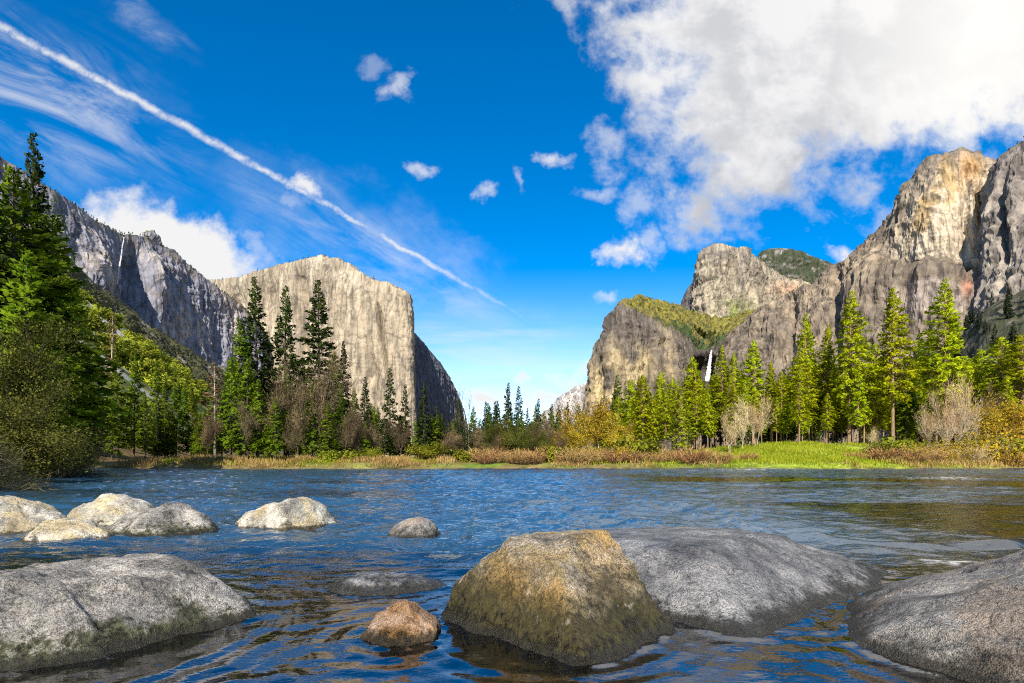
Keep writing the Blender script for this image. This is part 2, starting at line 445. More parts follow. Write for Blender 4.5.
# ------------------------------------------------------------------ cliffs: lofts between real 3-D lines
def cliff_mat(name, bump=7.0, rough=0.92, fine=1.0, zs=0.22):
    m, t, out = new_mat(name)
    pos, nor = geo_pos()
    ca = N(nattr('Col').outputs['Color'])
    a = nnoise(nmap(pos, scale=(1, 1, zs)), 0.045 * fine, 7, 0.68)
    b = nnoise(pos, 0.16 * fine, 5, 0.7)
    c = nvor(nmap(pos, scale=(1, 1, 0.3)), 0.022 * fine)
    crack = sstep(c + (b - 0.5) * 0.16, 0.0, 0.06)
    col = nmix(1.0, ca, nramp(a, [(0.33, (0.38, 0.38, 0.39)), (0.49, (0.97, 0.97, 0.97)), (0.67, (1.42, 1.40, 1.37))]), 'MULTIPLY')
    col = nmix((1.0 - crack) * 0.45, col, (0.06, 0.055, 0.055))
    hgt = a * 0.7 + b * 0.35 + crack * 0.15
    principled(t, out, col, rough, nbump(hgt, 0.6, bump), 0.15)
    return m
M_CLIFF = cliff_mat("weathered_granite")
M_MONO = cliff_mat("streaked_granite", 5.0, 0.92, 1.0, 0.10)
M_CLIFF_FAR = cliff_mat("distant_granite", 14, 0.95, 0.5)

def resample(poly, n):
    poly = np.asarray(poly, float); k = np.arange(len(poly)); s = np.linspace(0, len(poly) - 1, n)
    return np.stack([np.interp(s, k, poly[:, j]) for j in range(poly.shape[1])], -1)

def loft(polys, rows, ncol, amp=22.0, fl=(70.0, 70.0, 420.0), fine_amp=7.0, seed=0.0, feat=None, smooth_n=True, ridge_mix=0.6):
    """polys: lists of (px, py, D) sharing their column count; rows: rows per span. Returns world points, nominal px,py and span coordinate"""
    # arc-length-like resampling by the rim's px so columns spread evenly
    ref = np.asarray(polys[-2] if len(polys) > 2 else polys[-1], float)
    w3d = np.array([at(*r) for r in ref]); L = np.concatenate([[0], np.cumsum(np.linalg.norm(np.diff(w3d[:, :], axis=0), axis=1))])
    s = np.interp(np.linspace(0, L[-1], ncol), L, np.arange(len(ref)))
    lines = []
    for pl in polys:
        pl = np.asarray(pl, float); k = np.arange(len(pl))
        px, py, D = (np.interp(s, k, pl[:, j]) for j in range(3))
        lines.append(np.stack([U(px) * D, D, CAMZ + V(py) * D], -1))
    out, span = [], []
    for i in range(len(lines) - 1):
        n = rows[i]
        for j in range(n):
            f = j / n
            out.append(lines[i] * (1 - f) + lines[i + 1] * f); span.append(i + f)
    out.append(lines[-1]); span.append(len(lines) - 1.0)
    A = np.stack(out)                                   # rows x cols x 3
    span = np.array(span)[:, None] * np.ones(ncol)
    du = np.gradient(A, axis=1); dv = np.gradient(A, axis=0)
    nn = np.cross(du, dv); nn /= np.linalg.norm(nn, axis=-1, keepdims=True) + 1e-9
    for _ in range(12):
        nn[1:-1] = (nn[:-2] + nn[1:-1] * 2 + nn[2:]) / 4
        nn[:, 1:-1] = (nn[:, :-2] + nn[:, 1:-1] * 2 + nn[:, 2:]) / 4
    nn /= np.linalg.norm(nn, axis=-1, keepdims=True) + 1e-9
    flip = np.sum(nn * (np.array([0, 0, 3000.0]) - A), -1) < 0
    nn[flip] *= -1
    px = A[..., 0] / A[..., 1] * FPX + CX; py = HY - (A[..., 2] - CAMZ) / A[..., 1] * FPX
    q = A / np.array(fl) + seed
    rim_i = {3: 1, 2: 1}.get(len(polys) - 1, len(polys) - 3)
    if len(polys) == 6: rim_i = 3
    if len(polys) == 4: rim_i = 1
    if len(polys) == 5: rim_i = 1
    dsp = amp * (ridge_mix * (ridged(q, 4) - 0.35) + (1 - ridge_mix) * fbm(q * 0.6 + 3, 4) * 1.6)
    dsp += fine_amp * 1.4 * ridged(A / np.array([24.0, 24.0, 70.0]) + seed, 3)
    dsp += fine_amp * 1.3 * fbm(A / np.array([60.0, 60.0, 30.0]) + seed + 5, 3)
    if feat is not None: dsp = dsp + feat(px, py, A) * (1 - ss(np.abs(span - rim_i), 0.14, 0.0)) * (span < rim_i + 0.5)
    dsp = dsp * (1 - 0.6 * ss(np.abs(span - rim_i), 0.08, 0.0))
    B = A + nn * dsp[..., None]
    return B, px, py, span, dsp

def back(poly, dD, dz, n=None):
    """a line further back at the same bearing, its height changed by dz metres"""
    r = []
    for (px, py, D) in poly:
        z = CAMZ + V(py) * D + dz; D2 = D + dD
        r.append((px, HY - (z - CAMZ) / D2 * FPX, D2))
    return r

def gauss(px, py, cx, cy, rx, ry): return np.exp(-(((px - cx) / rx) ** 2 + ((py - cy) / ry) ** 2))

def granite(B, base, dark, pale, seed=0.0, streak=0.5, dz=300.0):
    q = B.reshape(-1, 3)
    a = fbm(q / np.array([28.0, 28.0, dz]) + seed, 5)            # stains running down the face
    b = fbm(q / np.array([170.0, 170.0, 220.0]) + seed + 7, 4)
    c = fbm(q / 24.0 + seed + 2, 4)
    col = mixc(np.tile(base, (len(q), 1)), np.asarray(pale), ss(b + 0.5 * c, 0.0, 0.45))
    col = mixc(col, np.asarray(dark), ss(a, 0.02, 0.45) * streak)
    col = mixc(col, np.asarray(dark) * 0.6, ss(c + .4 * a, 0.32, 0.6) * 0.6)
    return col
def slope_veg(B, col, vcol, lo=0.55, hi=0.75, seed=0.0, amount=1.0, vdark=(0.03, 0.045, 0.02)):
    du = np.gradient(B, axis=1); dv = np.gradient(B, axis=0); n = np.cross(du, dv); n /= np.linalg.norm(n, axis=-1, keepdims=True) + 1e-9
    nz = np.abs(n[..., 2]).ravel(); q = B.reshape(-1, 3)
    f = ss(nz + 0.25 * fbm(q / 40.0 + seed, 4), lo, hi) * amount
    vc = mixc(np.tile(vcol, (len(q), 1)), np.asarray(vdark), ss(fbm(q / 14.0 + seed, 3), -0.1, 0.3))
    return mixc(col, vc, f)

def cliff_obj(name, B, col, mat, parent=None):
    me = mesh_np(name, B.reshape(-1, 3), grid_faces(B.shape[0], B.shape[1]), mat, False, {'Col': col})
    return link(name, me, parent)

# --- Ribbon-fall wall on the left
rimA = [(-90, 95, 1480), (0, 158, 1680), (50, 190, 1800), (75, 206, 1900), (95, 222, 1980), (120, 234, 2100), (150, 239, 2230), (175, 255, 2340), (200, 276, 2440), (222, 292, 2540), (240, 306, 2640), (262, 332, 2760)]
toeA = [(-60, 470, 1430), (28, 470, 1640), (80, 470, 1770), (106, 470, 1870), (126, 470, 1950), (150, 470, 2070), (178, 470, 2200), (200, 470, 2310), (222, 470, 2410), (240, 470, 2510), (254, 470, 2610), (272, 470, 2740)]
def featA(px, py, A):
    f = -75 * gauss(px, py, 132, 300, 9, 75) - 30 * gauss(px, py, 220, 330, 10, 60)
    f += 55 * gauss(px, py, 150, 280, 9, 60) + 60 * gauss(px, py, 88, 275, 18, 35)
    return f
B, px, py, sp, _ = loft([toeA, rimA, back(rimA, 350, 25), back(rimA, 900, -500)], [190, 24, 8], 300, 30, (75, 75, 330), 9, 1.0, featA)
col = granite(B, (0.20, 0.205, 0.25), (0.07, 0.074, 0.105), (0.37, 0.325, 0.30), 1.0, 0.75)  # blue cast of the shaded wall is put into the rock colour
col = mixc(col, np.array([0.17, 0.13, 0.07]), (ss(sp, 0.92, 1.0) * ss(fbm(B / 60.0, 3), -.2, .3)).ravel() * .6)
col = slope_veg(B, col, (0.10, 0.10, 0.035), 0.72, 0.9, 1.0, 0.8)
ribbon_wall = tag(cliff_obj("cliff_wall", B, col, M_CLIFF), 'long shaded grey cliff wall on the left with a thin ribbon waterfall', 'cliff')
# dark brushy apron under that wall
apr = [(-20, 190, 1330), (60, 252, 1420), (100, 288, 1560), (150, 327, 1720), (205, 361, 1930), (240, 377, 2080), (310, 402, 2250)]
apt = [(-20, 470, 700), (90, 470, 820), (140, 470, 1000), (200, 470, 1220), (250, 470, 1500), (280, 470, 1750), (340, 470, 2000)]
B, px, py, sp, _ = loft([apt, apr, back(apr, 260, 30)], [110, 10], 220, 20, (120, 120, 120), 6, 2.0)
q = B.reshape(-1, 3)
col = mixc(np.tile([0.075, 0.075, 0.028], (len(q), 1)), np.array([0.035, 0.042, 0.02]), ss(fbm(q / 22.0, 4), -.2, .3))  # dark brush tones carry the shade lying on this slope
col = mixc(col, np.array([0.2, 0.185, 0.17]), ss(fbm(q / 60.0 + 9, 4), 0.22, 0.35) * 0.7)
tag(cliff_obj("hill", B, col, M_CLIFF), 'dark brushy apron under the left cliff wall', kind='structure')

# --- El Capitan-like monolith
rimB = [(178, 290, 3200), (205, 283, 3080), (218, 280, 3000), (240, 277, 2920), (262, 270, 2840), (285, 264, 2770), (305, 259, 2700), (322, 257, 2660), (338, 261, 2620), (352, 269, 2590), (370, 279, 2550), (390, 287, 2520), (405, 292, 2500), (409, 296, 2515), (411, 302, 2650), (412, 312, 2950)]
toeB = [(178, 470, 3090), (205, 470, 2980), (218, 470, 2900), (240, 470, 2820), (262, 470, 2740), (285, 470, 2670), (306, 470, 2610), (323, 470, 2560), (340, 470, 2520), (354, 470, 2490), (373, 470, 2450), (394, 470, 2415), (410, 470, 2400), (415, 470, 2415), (416, 470, 2600), (416, 470, 2900)]
def featB(px, py, A):
    f = -75 * gauss(px, py, 300, 330, 7, 90) - 60 * gauss(px, py, 268, 330, 7, 90) + 30 * gauss(px, py, 345, 350, 22, 100)
    f += -60 * gauss(px, py, 235, 320, 8, 40) - 40 * gauss(px, py, 371, 368, 5, 22) + 20 * gauss(px, py, 392, 340, 10, 60)
    f -= 45 * np.exp(-((px - 383 - (py - 340) * .12) / 2.2) ** 2) * ss(py, 300, 320) * (1 - ss(py, 380, 400))
    return f
B, px, py, sp, _ = loft([toeB, rimB, back(rimB, 120, 18), back(rimB, 700, -40), back(rimB, 1200, -700)], [260, 12, 16, 4], 420, 19, (46, 46, 620), 4.5, 4.0, featB)
col = granite(B, (0.305, 0.256, 0.19), (0.12, 0.102, 0.085), (0.40, 0.35, 0.27), 4.0, 0.7, 620)
col = mixc(col, np.array([0.12, 0.105, 0.095]), (gauss(px, py, 330, 275, 26, 20) * 0.55 * ss(fbm(B / np.array([25, 25, 120.0]), 4), -.1, .3)).ravel())
col = mixc(col, np.array([0.17, 0.15, 0.14]), (gauss(px, py, 300, 320, 16, 60) * 0.6 * ss(fbm(B / np.array([14, 14, 200.0]) + 8, 4), -.1, .35)).ravel())
col = slope_veg(B, col, (0.16, 0.13, 0.06), 0.7, 0.9, 1.0, 0.6)
elcap = tag(cliff_obj("granite_monolith", B, col, M_MONO), 'sheer pale granite monolith with a flat sunlit face, left of the valley gap', 'rock face')
rimB2 = [(402, 308, 2620), (410, 329, 2710), (420, 339, 2840), (430, 351, 2980), (440, 363, 3120), (450, 377, 3300), (457, 391, 3440), (461, 404, 3540), (464, 420, 3600)]
toeB2 = [(408, 470, 2580), (416, 470, 2680), (426, 470, 2800), (436, 470, 2950), (446, 470, 3090), (455, 470, 3270), (461, 470, 3420), (464, 470, 3530), (466, 470, 3600)]
B, px, py, sp, _ = loft([toeB2, rimB2, back(rimB2, 500, -260)], [130, 16], 220, 20, (60, 60, 300), 7, 6.0)
col = granite(B, (0.085, 0.095, 0.125), (0.045, 0.05, 0.07), (0.125, 0.13, 0.15), 6.0, 0.5)  # darkened, bluish base puts this face's blue shade into the rock
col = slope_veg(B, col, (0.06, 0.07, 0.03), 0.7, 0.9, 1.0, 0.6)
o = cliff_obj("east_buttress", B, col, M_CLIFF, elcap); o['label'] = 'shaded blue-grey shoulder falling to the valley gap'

# --- far ridge seen through the gap
rimC = [(515, 432, 6200), (530, 424, 6200), (545, 412, 6100), (556, 404, 6050), (566, 394, 6000), (575, 387, 6000), (582, 385, 6000), (590, 383, 6000), (602, 374, 6000), (625, 366, 6000)]
toeC = [(a - 2, 470, D - 700) for a, b, D in rimC]
B, px, py, sp, _ = loft([toeC, rimC, back(rimC, 900, -500)], [70, 12], 160, 80, (300, 300, 500), 22, 8.0)
col = granite(B, (0.33, 0.31, 0.31), (0.15, 0.16, 0.16), (0.42, 0.40, 0.39), 8.0, 0.6)
tag(cliff_obj("distant_ridge", B, col, M_CLIFF_FAR), 'small pale grey ridge far off in the valley gap', 'mountain')

# --- waterfall cliff with the grassy shelf above it
rimD = [(582, 428, 2270), (588, 402, 2210), (592, 372, 2160), (598, 347, 2120), (610, 332, 2080), (617, 317, 2060), (624, 307, 2050), (635, 312, 2060), (647, 320, 2080), (660, 327, 2100), (674, 334, 2120), (686, 342, 2150), (696, 350, 2200), (706, 353, 2270), (716, 347, 2200), (726, 339, 2140), (740, 333, 2100), (760, 328, 2060)]
toeD = [(578, 470, 2060), (583, 470, 2030), (586, 470, 2000), (592, 470, 1980), (604, 470, 1960), (612, 470, 1950), (622, 470, 1940), (634, 470, 1950), (647, 470, 1970), (660, 470, 1990), (674, 470, 2020), (687, 470, 2060), (698, 470, 2130), (706, 470, 2220), (715, 470, 2140), (726, 470, 2060), (741, 470, 2010), (762, 470, 1960)]
crD = [(586, 430, 2400), (591, 404, 2330), (595, 373, 2260), (600, 347, 2210), (612, 331, 2170), (618, 315, 2150), (624, 301, 2140), (638, 299, 2220), (652, 300, 2300), (664, 303, 2380), (676, 306, 2450), (688, 311, 2520), (700, 316, 2580), (712, 319, 2620), (722, 319, 2600), (732, 317, 2570), (746, 313, 2500), (765, 308, 2440)]
def featD(px, py, A):
    f = -70 * gauss(px, py, 704, 375, 11, 45) + 40 * gauss(px, py, 615, 360, 10, 40) - 35 * gauss(px, py, 648, 370, 6, 40) + 30 * gauss(px, py, 670, 370, 9, 40)
    return f
B, px, py, sp, _ = loft([toeD, rimD, crD, back(crD, 500, -200)], [150, 70, 10], 330, 30, (60, 60, 200), 9, 10.0, featD)
col = granite(B, (0.115, 0.098, 0.085), (0.04, 0.038, 0.04), (0.21, 0.17, 0.12), 10.0, 0.85, 240)  # dark base holds cloud shade as well as rock stain
q = B.reshape(-1, 3); nz = fbm(q / np.array([70, 70, 90.0]) + 2, 4)
gold = np.clip(gauss(px, py, 606, 390, 20, 32) + gauss(px, py, 648, 372, 26, 22), 0, 1).ravel()
col = mixc(col, np.array([0.44, 0.35, 0.19]), gold * ss(nz, -0.25, 0.25) * 0.85)
shelf = ss(sp, 1.0, 1.12).ravel() * (1 - ss(sp, 2.0, 2.2).ravel())
veg = mixc(np.tile([0.17, 0.15, 0.032], (len(q), 1)), np.array([0.045, 0.07, 0.022]), ss(fbm(q / 55.0 + 4, 4) + 0.9 * ss((py - (303 + (px - 625) * 0.21)).ravel(), 4, 26) - 0.35, -.15, .3))
veg = mixc(veg, np.array([0.03, 0.045, 0.018]), ss(fbm(q / 13.0, 3), 0.08, .3) * 0.8)
col = mixc(col, veg, shelf * ss(px, 619, 628).ravel())
col = mixc(col, np.array([0.05, 0.048, 0.05]), (gauss(px, py, 700, 372, 9, 28) * 0.8).ravel())
fallcliff = tag(cliff_obj("waterfall_cliff", B, col, M_CLIFF), 'dark stained cliff under a grassy shelf, left of the white waterfall', 'cliff')

# --- rock dome above it
rimE0 = [(680, 307, 3250), (684, 296, 3200), (689, 287, 3150), (694, 281, 3120), (700, 279, 3100), (708, 280, 3100)]
toeE0 = [(678, 400, 3100), (682, 400, 3050), (688, 400, 3020), (694, 400, 3000), (700, 400, 3000), (708, 400, 3000)]
rimE = [(694, 300, 3060), (697, 277, 2990), (700, 255, 2940), (707, 249, 2910), (716, 247, 2900), (726, 246, 2900), (738, 248, 2915), (747, 251, 2935), (757, 261, 2980), (765, 267, 3010), (774, 273, 3040), (786, 279, 3070), (798, 283, 3090), (818, 286, 3110)]
toeE = [(690, 400, 2920), (693, 400, 2870), (697, 400, 2840), (704, 400, 2800), (713, 400, 2780), (722, 400, 2770), (733, 400, 2760), (742, 400, 2760), (752, 400, 2770), (761, 400, 2790), (770, 400, 2820), (783, 400, 2850), (796, 400, 2880), (816, 400, 2900)]
def featE(px, py, A):
    return 25 * gauss(px, py, 712, 275, 8, 30) - 40 * gauss(px, py, 732, 275, 5, 30) - 35 * gauss(px, py, 752, 290, 5, 25) + 25 * gauss(px, py, 742, 280, 7, 30)
B, px, py, sp, _ = loft([toeE, rimE, back(rimE, 160, 12), back(rimE, 700, -250)], [150, 16, 8], 260, 34, (70, 70, 170), 10, 12.0, featE)
col = granite(B, (0.25, 0.215, 0.165), (0.10, 0.088, 0.08), (0.34, 0.295, 0.215), 12.0, 0.6, 180)
col = mixc(col, np.array([0.11, 0.10, 0.10]), (gauss(px, py, 722, 252, 22, 10) + gauss(px, py, 748, 262, 12, 16)).clip(0, 1).ravel() * 0.7 * ss(fbm(B / 50.0, 4), -.3, .2).ravel())
col = mixc(col, np.array([0.36, 0.22, 0.14]), (gauss(px, py, 788, 290, 18, 7)).ravel() * 0.7)
col = mixc(col, np.array([0.16, 0.19, 0.04]), (gauss(px, py, 736, 309, 16, 10) * ss(fbm(B / 40.0 + 3, 3), -.3, .2)).ravel() * 0.9)
dome = tag(cliff_obj("rock_dome", B, col, M_CLIFF), 'rounded pale rock dome rising behind the waterfall cliff', 'rock face')
B, px, py, sp, _ = loft([toeE0, rimE0, back(rimE0, 400, -200)], [90, 10], 70, 20, (70, 70, 170), 8, 13.0)
col = granite(B, (0.10, 0.09, 0.09), (0.06, 0.055, 0.06), (0.15, 0.13, 0.125), 13.0, 0.6)  # dark colour stands in for the dome's shaded left face
o = cliff_obj("pillar", B, col, M_CLIFF, dome); o['label'] = 'dark narrow pillar on the left flank'
rimE2 = [(735, 290, 3700), (750, 272, 3700), (757, 260, 3700), (762, 251, 3690), (772, 249, 3680), (785, 249, 3680), (800, 251, 3680), (812, 256, 3690), (822, 260, 3700), (832, 264, 3720), (845, 272, 3750), (862, 290, 3800)]
toeE2 = [(a, 400, D - 420) for a, b, D in rimE2]
B, px, py, sp, _ = loft([toeE2, rimE2, back(rimE2, 600, -150)], [100, 14], 200, 34, (110, 110, 160), 12, 14.0)
q = B.reshape(-1, 3)
col = mixc(np.tile([0.05, 0.058, 0.032], (len(q), 1)), np.array([0.20, 0.185, 0.17]), ss(fbm(q / np.array([70, 70, 40.0]) + 3, 4), 0.10, 0.35))
col = mixc(col, np.array([0.032, 0.045, 0.025]), ss(fbm(q / 18.0, 3), -.05, .2) * 0.8)
tag(cliff_obj("wooded_mountain", B, col, M_CLIFF), 'dark wooded mountain top just right of the pale dome', 'mountain')

# --- great right-hand wall
rimF = [(722, 352, 2080), (729, 336, 2040), (750, 315, 1980), (773, 302, 1920), (797, 289, 1860), (811, 286, 1830), (831, 266, 1780), (852, 257, 1730), (864, 247, 1700), (876, 236, 1670), (891, 219, 1630), (902, 201, 1600), (907, 189, 1590), (919, 172, 1570), (936, 161, 1540), (958, 154, 1510), (975, 155, 1490), (990, 159, 1480), (1004, 172, 1490), (1020, 190, 1510)]
lyF = [372, 362, 347, 336, 326, 320, 303, 288, 277, 266, 262, 264, 265, 268, 271, 273, 274, 275, 279, 284]
ledge_hi = [(a - 2, l, D - 55) for (a, b, D), l in zip(rimF, lyF)]
ledge_lo = [(a - 4, l + 4 + 3 * math.sin(a * .2), D - 105) for (a, b, D), l in zip(rimF, lyF)]
toeF = [(a - 6, 470, D - 260) for (a, b, D) in rimF]
def featF(px, py, A):
    f = 32 * gauss(px, py, 930, 225, 26, 50) - 30 * gauss(px, py, 985, 215, 8, 60) + 25 * gauss(px, py, 870, 300, 18, 50) - 35 * gauss(px, py, 838, 320, 5, 45) - 30 * gauss(px, py, 792, 330, 5, 40)
    f += -28 * gauss(px, py, 905, 310, 6, 40) - 20 * gauss(px, py, 965, 235, 4, 50)
    return f
B, px, py, sp, _ = loft([toeF, ledge_lo, ledge_hi, rimF, back(rimF, 90, 15), back(rimF, 600, -120)], [120, 14, 190, 10, 8], 420, 32, (85, 85, 360), 7, 16.0, featF)
q = B.reshape(-1, 3); qq = fbm(q / np.array([55, 55, 160.0]) + 1, 4)
col = granite(B, (0.158, 0.130, 0.102), (0.06, 0.05, 0.044), (0.26, 0.208, 0.15), 16.0, 0.75, 260)  # dark base, kept on the lower wall, stands in for cloud shade
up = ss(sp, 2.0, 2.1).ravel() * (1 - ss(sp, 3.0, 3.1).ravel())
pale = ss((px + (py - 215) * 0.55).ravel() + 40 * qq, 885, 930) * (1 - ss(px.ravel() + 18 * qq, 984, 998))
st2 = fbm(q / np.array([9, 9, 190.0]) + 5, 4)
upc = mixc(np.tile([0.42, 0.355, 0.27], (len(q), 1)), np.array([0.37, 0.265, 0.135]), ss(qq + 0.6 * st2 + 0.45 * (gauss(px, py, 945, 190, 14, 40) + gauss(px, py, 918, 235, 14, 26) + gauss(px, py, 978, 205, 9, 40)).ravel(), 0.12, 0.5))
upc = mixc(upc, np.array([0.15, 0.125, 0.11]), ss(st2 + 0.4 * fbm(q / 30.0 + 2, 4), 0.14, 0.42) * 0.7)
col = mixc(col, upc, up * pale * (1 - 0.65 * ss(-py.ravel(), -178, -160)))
col = mixc(col, np.array([0.36, 0.20, 0.07]), (gauss(px, py, 970, 168, 12, 14)).ravel() * up * 0.8)
low = (1 - ss(sp, 0.9, 1.05)).ravel()
col = mixc(col, np.array([0.32, 0.265, 0.235]), low * ss(gauss(px, py, 935, 300, 60, 26).ravel() + 0.4 * qq, 0.45, 0.8) * 0.75)
col = mixc(col, np.array([0.36, 0.16, 0.10]), low * gauss(px, py, 966, 290, 6, 9).ravel() * 0.8)
col = mixc(col, np.array([0.34, 0.27, 0.15]), low * (gauss(px, py, 815, 300, 8, 20) + gauss(px, py, 775, 325, 12, 16)).ravel().clip(0, 1) * ss(qq, -.3, .2) * 0.7)
col = slope_veg(B, col, (0.10, 0.09, 0.04), 0.72, 0.92, 16.0, 0.6)
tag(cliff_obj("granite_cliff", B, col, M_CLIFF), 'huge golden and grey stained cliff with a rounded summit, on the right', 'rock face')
rimG = [(984, 200, 1440), (992, 174, 1410), (1000, 158, 1390), (1012, 148, 1370), (1024, 141, 1350), (1050, 126, 1310), (1090, 108, 1260), (1150, 92, 1210), (1240, 85, 1160)]
toeG = [(a - 6, 470, D - 240) for a, b, D in rimG]
def featG(px, py, A): return -30 * gauss(px, py, 1006, 230, 4, 40) + 20 * gauss(px, py, 1016, 200, 8, 40)
B, px, py, sp, _ = loft([toeG, rimG, back(rimG, 90, 15), back(rimG, 600, -100)], [220, 10, 8], 260, 26, (50, 50, 170), 8, 18.0, featG)
col = granite(B, (0.19, 0.165, 0.15), (0.085, 0.075, 0.072), (0.29, 0.255, 0.215), 18.0, 0.65, 200)
col = slope_veg(B, col, (0.05, 0.06, 0.03), 0.66, 0.86, 18.0, 0.7)
tag(cliff_obj("cliff_buttress", B, col, M_CLIFF), 'grey cracked buttress at the right edge beside the golden cliff', 'rock face')
# wooded slope at the foot of the right-hand wall
rimH = [(900, 372, 960), (935, 360, 930), (958, 347, 900), (972, 330, 880), (984, 312, 860), (1000, 302, 840), (1024, 292, 820), (1070, 274, 780), (1150, 250, 720), (1300, 220, 680)]
toeH = [(a - 10, 466, D - 330) for a, b, D in rimH]
B_H, px, py, sp, _ = loft([toeH, rimH, back(rimH, 260, 60)], [50, 12], 140, 10, (60, 60, 60), 3, 20.0)
q = B_H.reshape(-1, 3)
col = mixc(np.tile([0.05, 0.055, 0.03], (len(q), 1)), np.array([0.12, 0.11, 0.09]), ss(fbm(q / 30.0, 3), 0, .3))
tag(cliff_obj("hill", B_H, col, M_CLIFF), 'wooded slope at the foot of the right cliff', kind='structure')

# ------------------------------------------------------------------ waterfalls
m_fall, t, out = new_mat("falling_water")
pos, nor = geo_pos()
fa = nnoise(nmap(pos, scale=(1, 1, 0.06)), 0.28, 5, 0.65)
fc = nmix(sstep(fa, 0.35, 0.6), (0.62, 0.66, 0.72), (0.9, 0.92, 0.95))
pf = principled(t, out, fc, 0.6, nbump(fa, 0.4, 2.0), 0.3)
al = sstep(fa, 0.34, 0.60, 0.0, 0.8); t.links.new(al.s, pf.inputs['Alpha'])
m_faint, t, out = new_mat("faint_falling_water")
pos, nor = geo_pos(); fa = nnoise(nmap(pos, scale=(1, 1, 0.06)), 0.28, 5, 0.65)
pf = principled(t, out, (0.7, 0.72, 0.78), 0.7, None, 0.2)
al = sstep(fa, 0.36, 0.62, 0.05, 0.55); t.links.new(al.s, pf.inputs['Alpha'])
def waterfall(name, pts, label, wob=1.0, seed=0):
    """pts: (px, py, D, half width m) from lip to foot; a rounded, ragged sheet with depth"""
    r = random.Random(seed); n = 46; m = 14; pl = resample(pts, n); vs = []
    for i in range(n):
        x, y, z = at(pl[i, 0], pl[i, 1], pl[i, 2]); w = pl[i, 3] * (1 + r.uniform(-.28, .28))
        for j in range(m):
            a = 2 * math.pi * j / m
            vs.append((x + w * math.cos(a) * (1 + r.uniform(-.12, .12)) + wob * math.sin(i * .4), y + w * 0.55 * math.sin(a), z))
    fs = [(i * m + j, i * m + (j + 1) % m, (i + 1) * m + (j + 1) % m, (i + 1) * m + j) for i in range(n - 1) for j in range(m)]
    return tag(link(name, mesh_np(name, vs, fs, m_fall if seed == 1 else m_faint)), label, 'waterfall')
waterfall("waterfall", [(711.5, 350, 2185, 2.5), (710.5, 356, 2165, 5), (709, 368, 2150, 7), (707.5, 381, 2130, 9)], 'bright white waterfall dropping between dark walls behind the lit pines', 0.3, 1)
waterfall("waterfall", [(124, 237, 2035, 1.4), (122.5, 246, 2010, 2.2), (120.5, 260, 1995, 2.6), (118.5, 274, 1985, 3), (117, 284, 1975, 2)], 'thin faint waterfall on the shaded left cliff wall', 0.4, 2)

exec_trees = True
# ------------------------------------------------------------------ foreground rocks
def rock_mat(name, base, pale, dark, moss=None, wet_top=0.12, speck=1.0, tan=None, gloss=0.75, moss_lo=0.35):
    m, t, out = new_mat(name)
    pos, nor = geo_pos(); x, y, z = nsep(pos)
    a = nnoise(pos, 3.2, 6, 0.62); b = nnoise(pos, 17.0, 5, 0.7); c = nnoise(pos, 46.0, 5, 0.8)
    gr = nvor(pos, 95.0, 'F1')
    col = nramp(a + (b - 0.5) * 0.55, [(0.3, dark), (0.5, base), (0.72, pale)])
    if tan is not None:
        ta = nnoise(nmap(pos, loc=(4, 2, 7)), 1.7, 4, 0.6)
        col = nmix(sstep(ta + (b - 0.5) * 0.35, 0.47, 0.62) * 0.85, col, tan)
    spk = nramp(c + (gr - 0.35) * 0.25, [(0.36, (0.16, 0.16, 0.17)), (0.49, (0.9, 0.9, 0.9)), (0.62, (1.9, 1.87, 1.85))])
    sm = sstep(nnoise(nmap(pos, loc=(5, 5, 1)), 2.6, 3, 0.55), 0.36, 0.62, 0.65, 1.0) * speck
    col = nmix(sm, col, spk, 'MULTIPLY')
    big_ = nnoise(nmap(pos, loc=(2, 8, 3)), 1.5, 4, 0.6, 0.4)
    col = nmix(1.0, col, nramp(big_, [(0.32, (0.5, 0.5, 0.52)), (0.5, (1.0, 1.0, 1.0)), (0.66, (1.4, 1.38, 1.34))]), 'MULTIPLY')
    vein = N.m('ABSOLUTE', nnoise(nmap(pos, rot=(.5, .35, .8), scale=(1, 1, 2.6)), 2.4, 3, 0.5, 0.5) - 0.5)
    col = nmix(sstep(vein, 0.016, 0.0) * 0.55, col, tuple(k * .35 for k in dark))
    tn = N(nattr('tint').outputs['Color'])
    col = nmix(1.0, col, tn, 'MULTIPLY')
    bl = sstep(b + (c - .5) * .4, 0.56, 0.66)
    col = nmix(bl * 0.55 * speck, col, tuple(k * 0.5 for k in dark))
    zz = z + (b - 0.5) * 0.40 + (a - 0.5) * 0.55
    if moss is not None:
        col = nmix(sstep(zz, moss_lo, moss_lo * 0.35) * sstep(a, 0.3, 0.5, 0.75, 0.97), col, nramp(b, [(0.35, tuple(k * .25 for k in moss)), (0.6, moss)]))
    wet = sstep(zz, wet_top, wet_top * 0.15)
    col = nmix(wet * 0.85, col, nmix(1.0, col, (0.22, 0.21, 0.17), 'MULTIPLY'))
    lich = sstep(nnoise(nmap(pos, loc=(9, 3, 1)), 6.5, 4, 0.7) + (b - .5) * .25, 0.60, 0.68) * sstep(z, 0.1, 0.3)
    col = nmix(lich * 0.45 * speck, col, tuple(min(.6, k * 1.25) for k in pale))
    col = nmix(sstep(z + (b - .5) * .05, 0.085, 0.045) * 0.8, col, (0.018, 0.017, 0.012))
    ro = sstep(wet, 0.2, 0.9, gloss, 0.28)
    hgt = a * 0.05 + b * 0.045 + c * 0.014 + gr * 0.008
    principled(t, out, col, ro, nbump(hgt, 1.0, 1.0), 0.35)
    return m
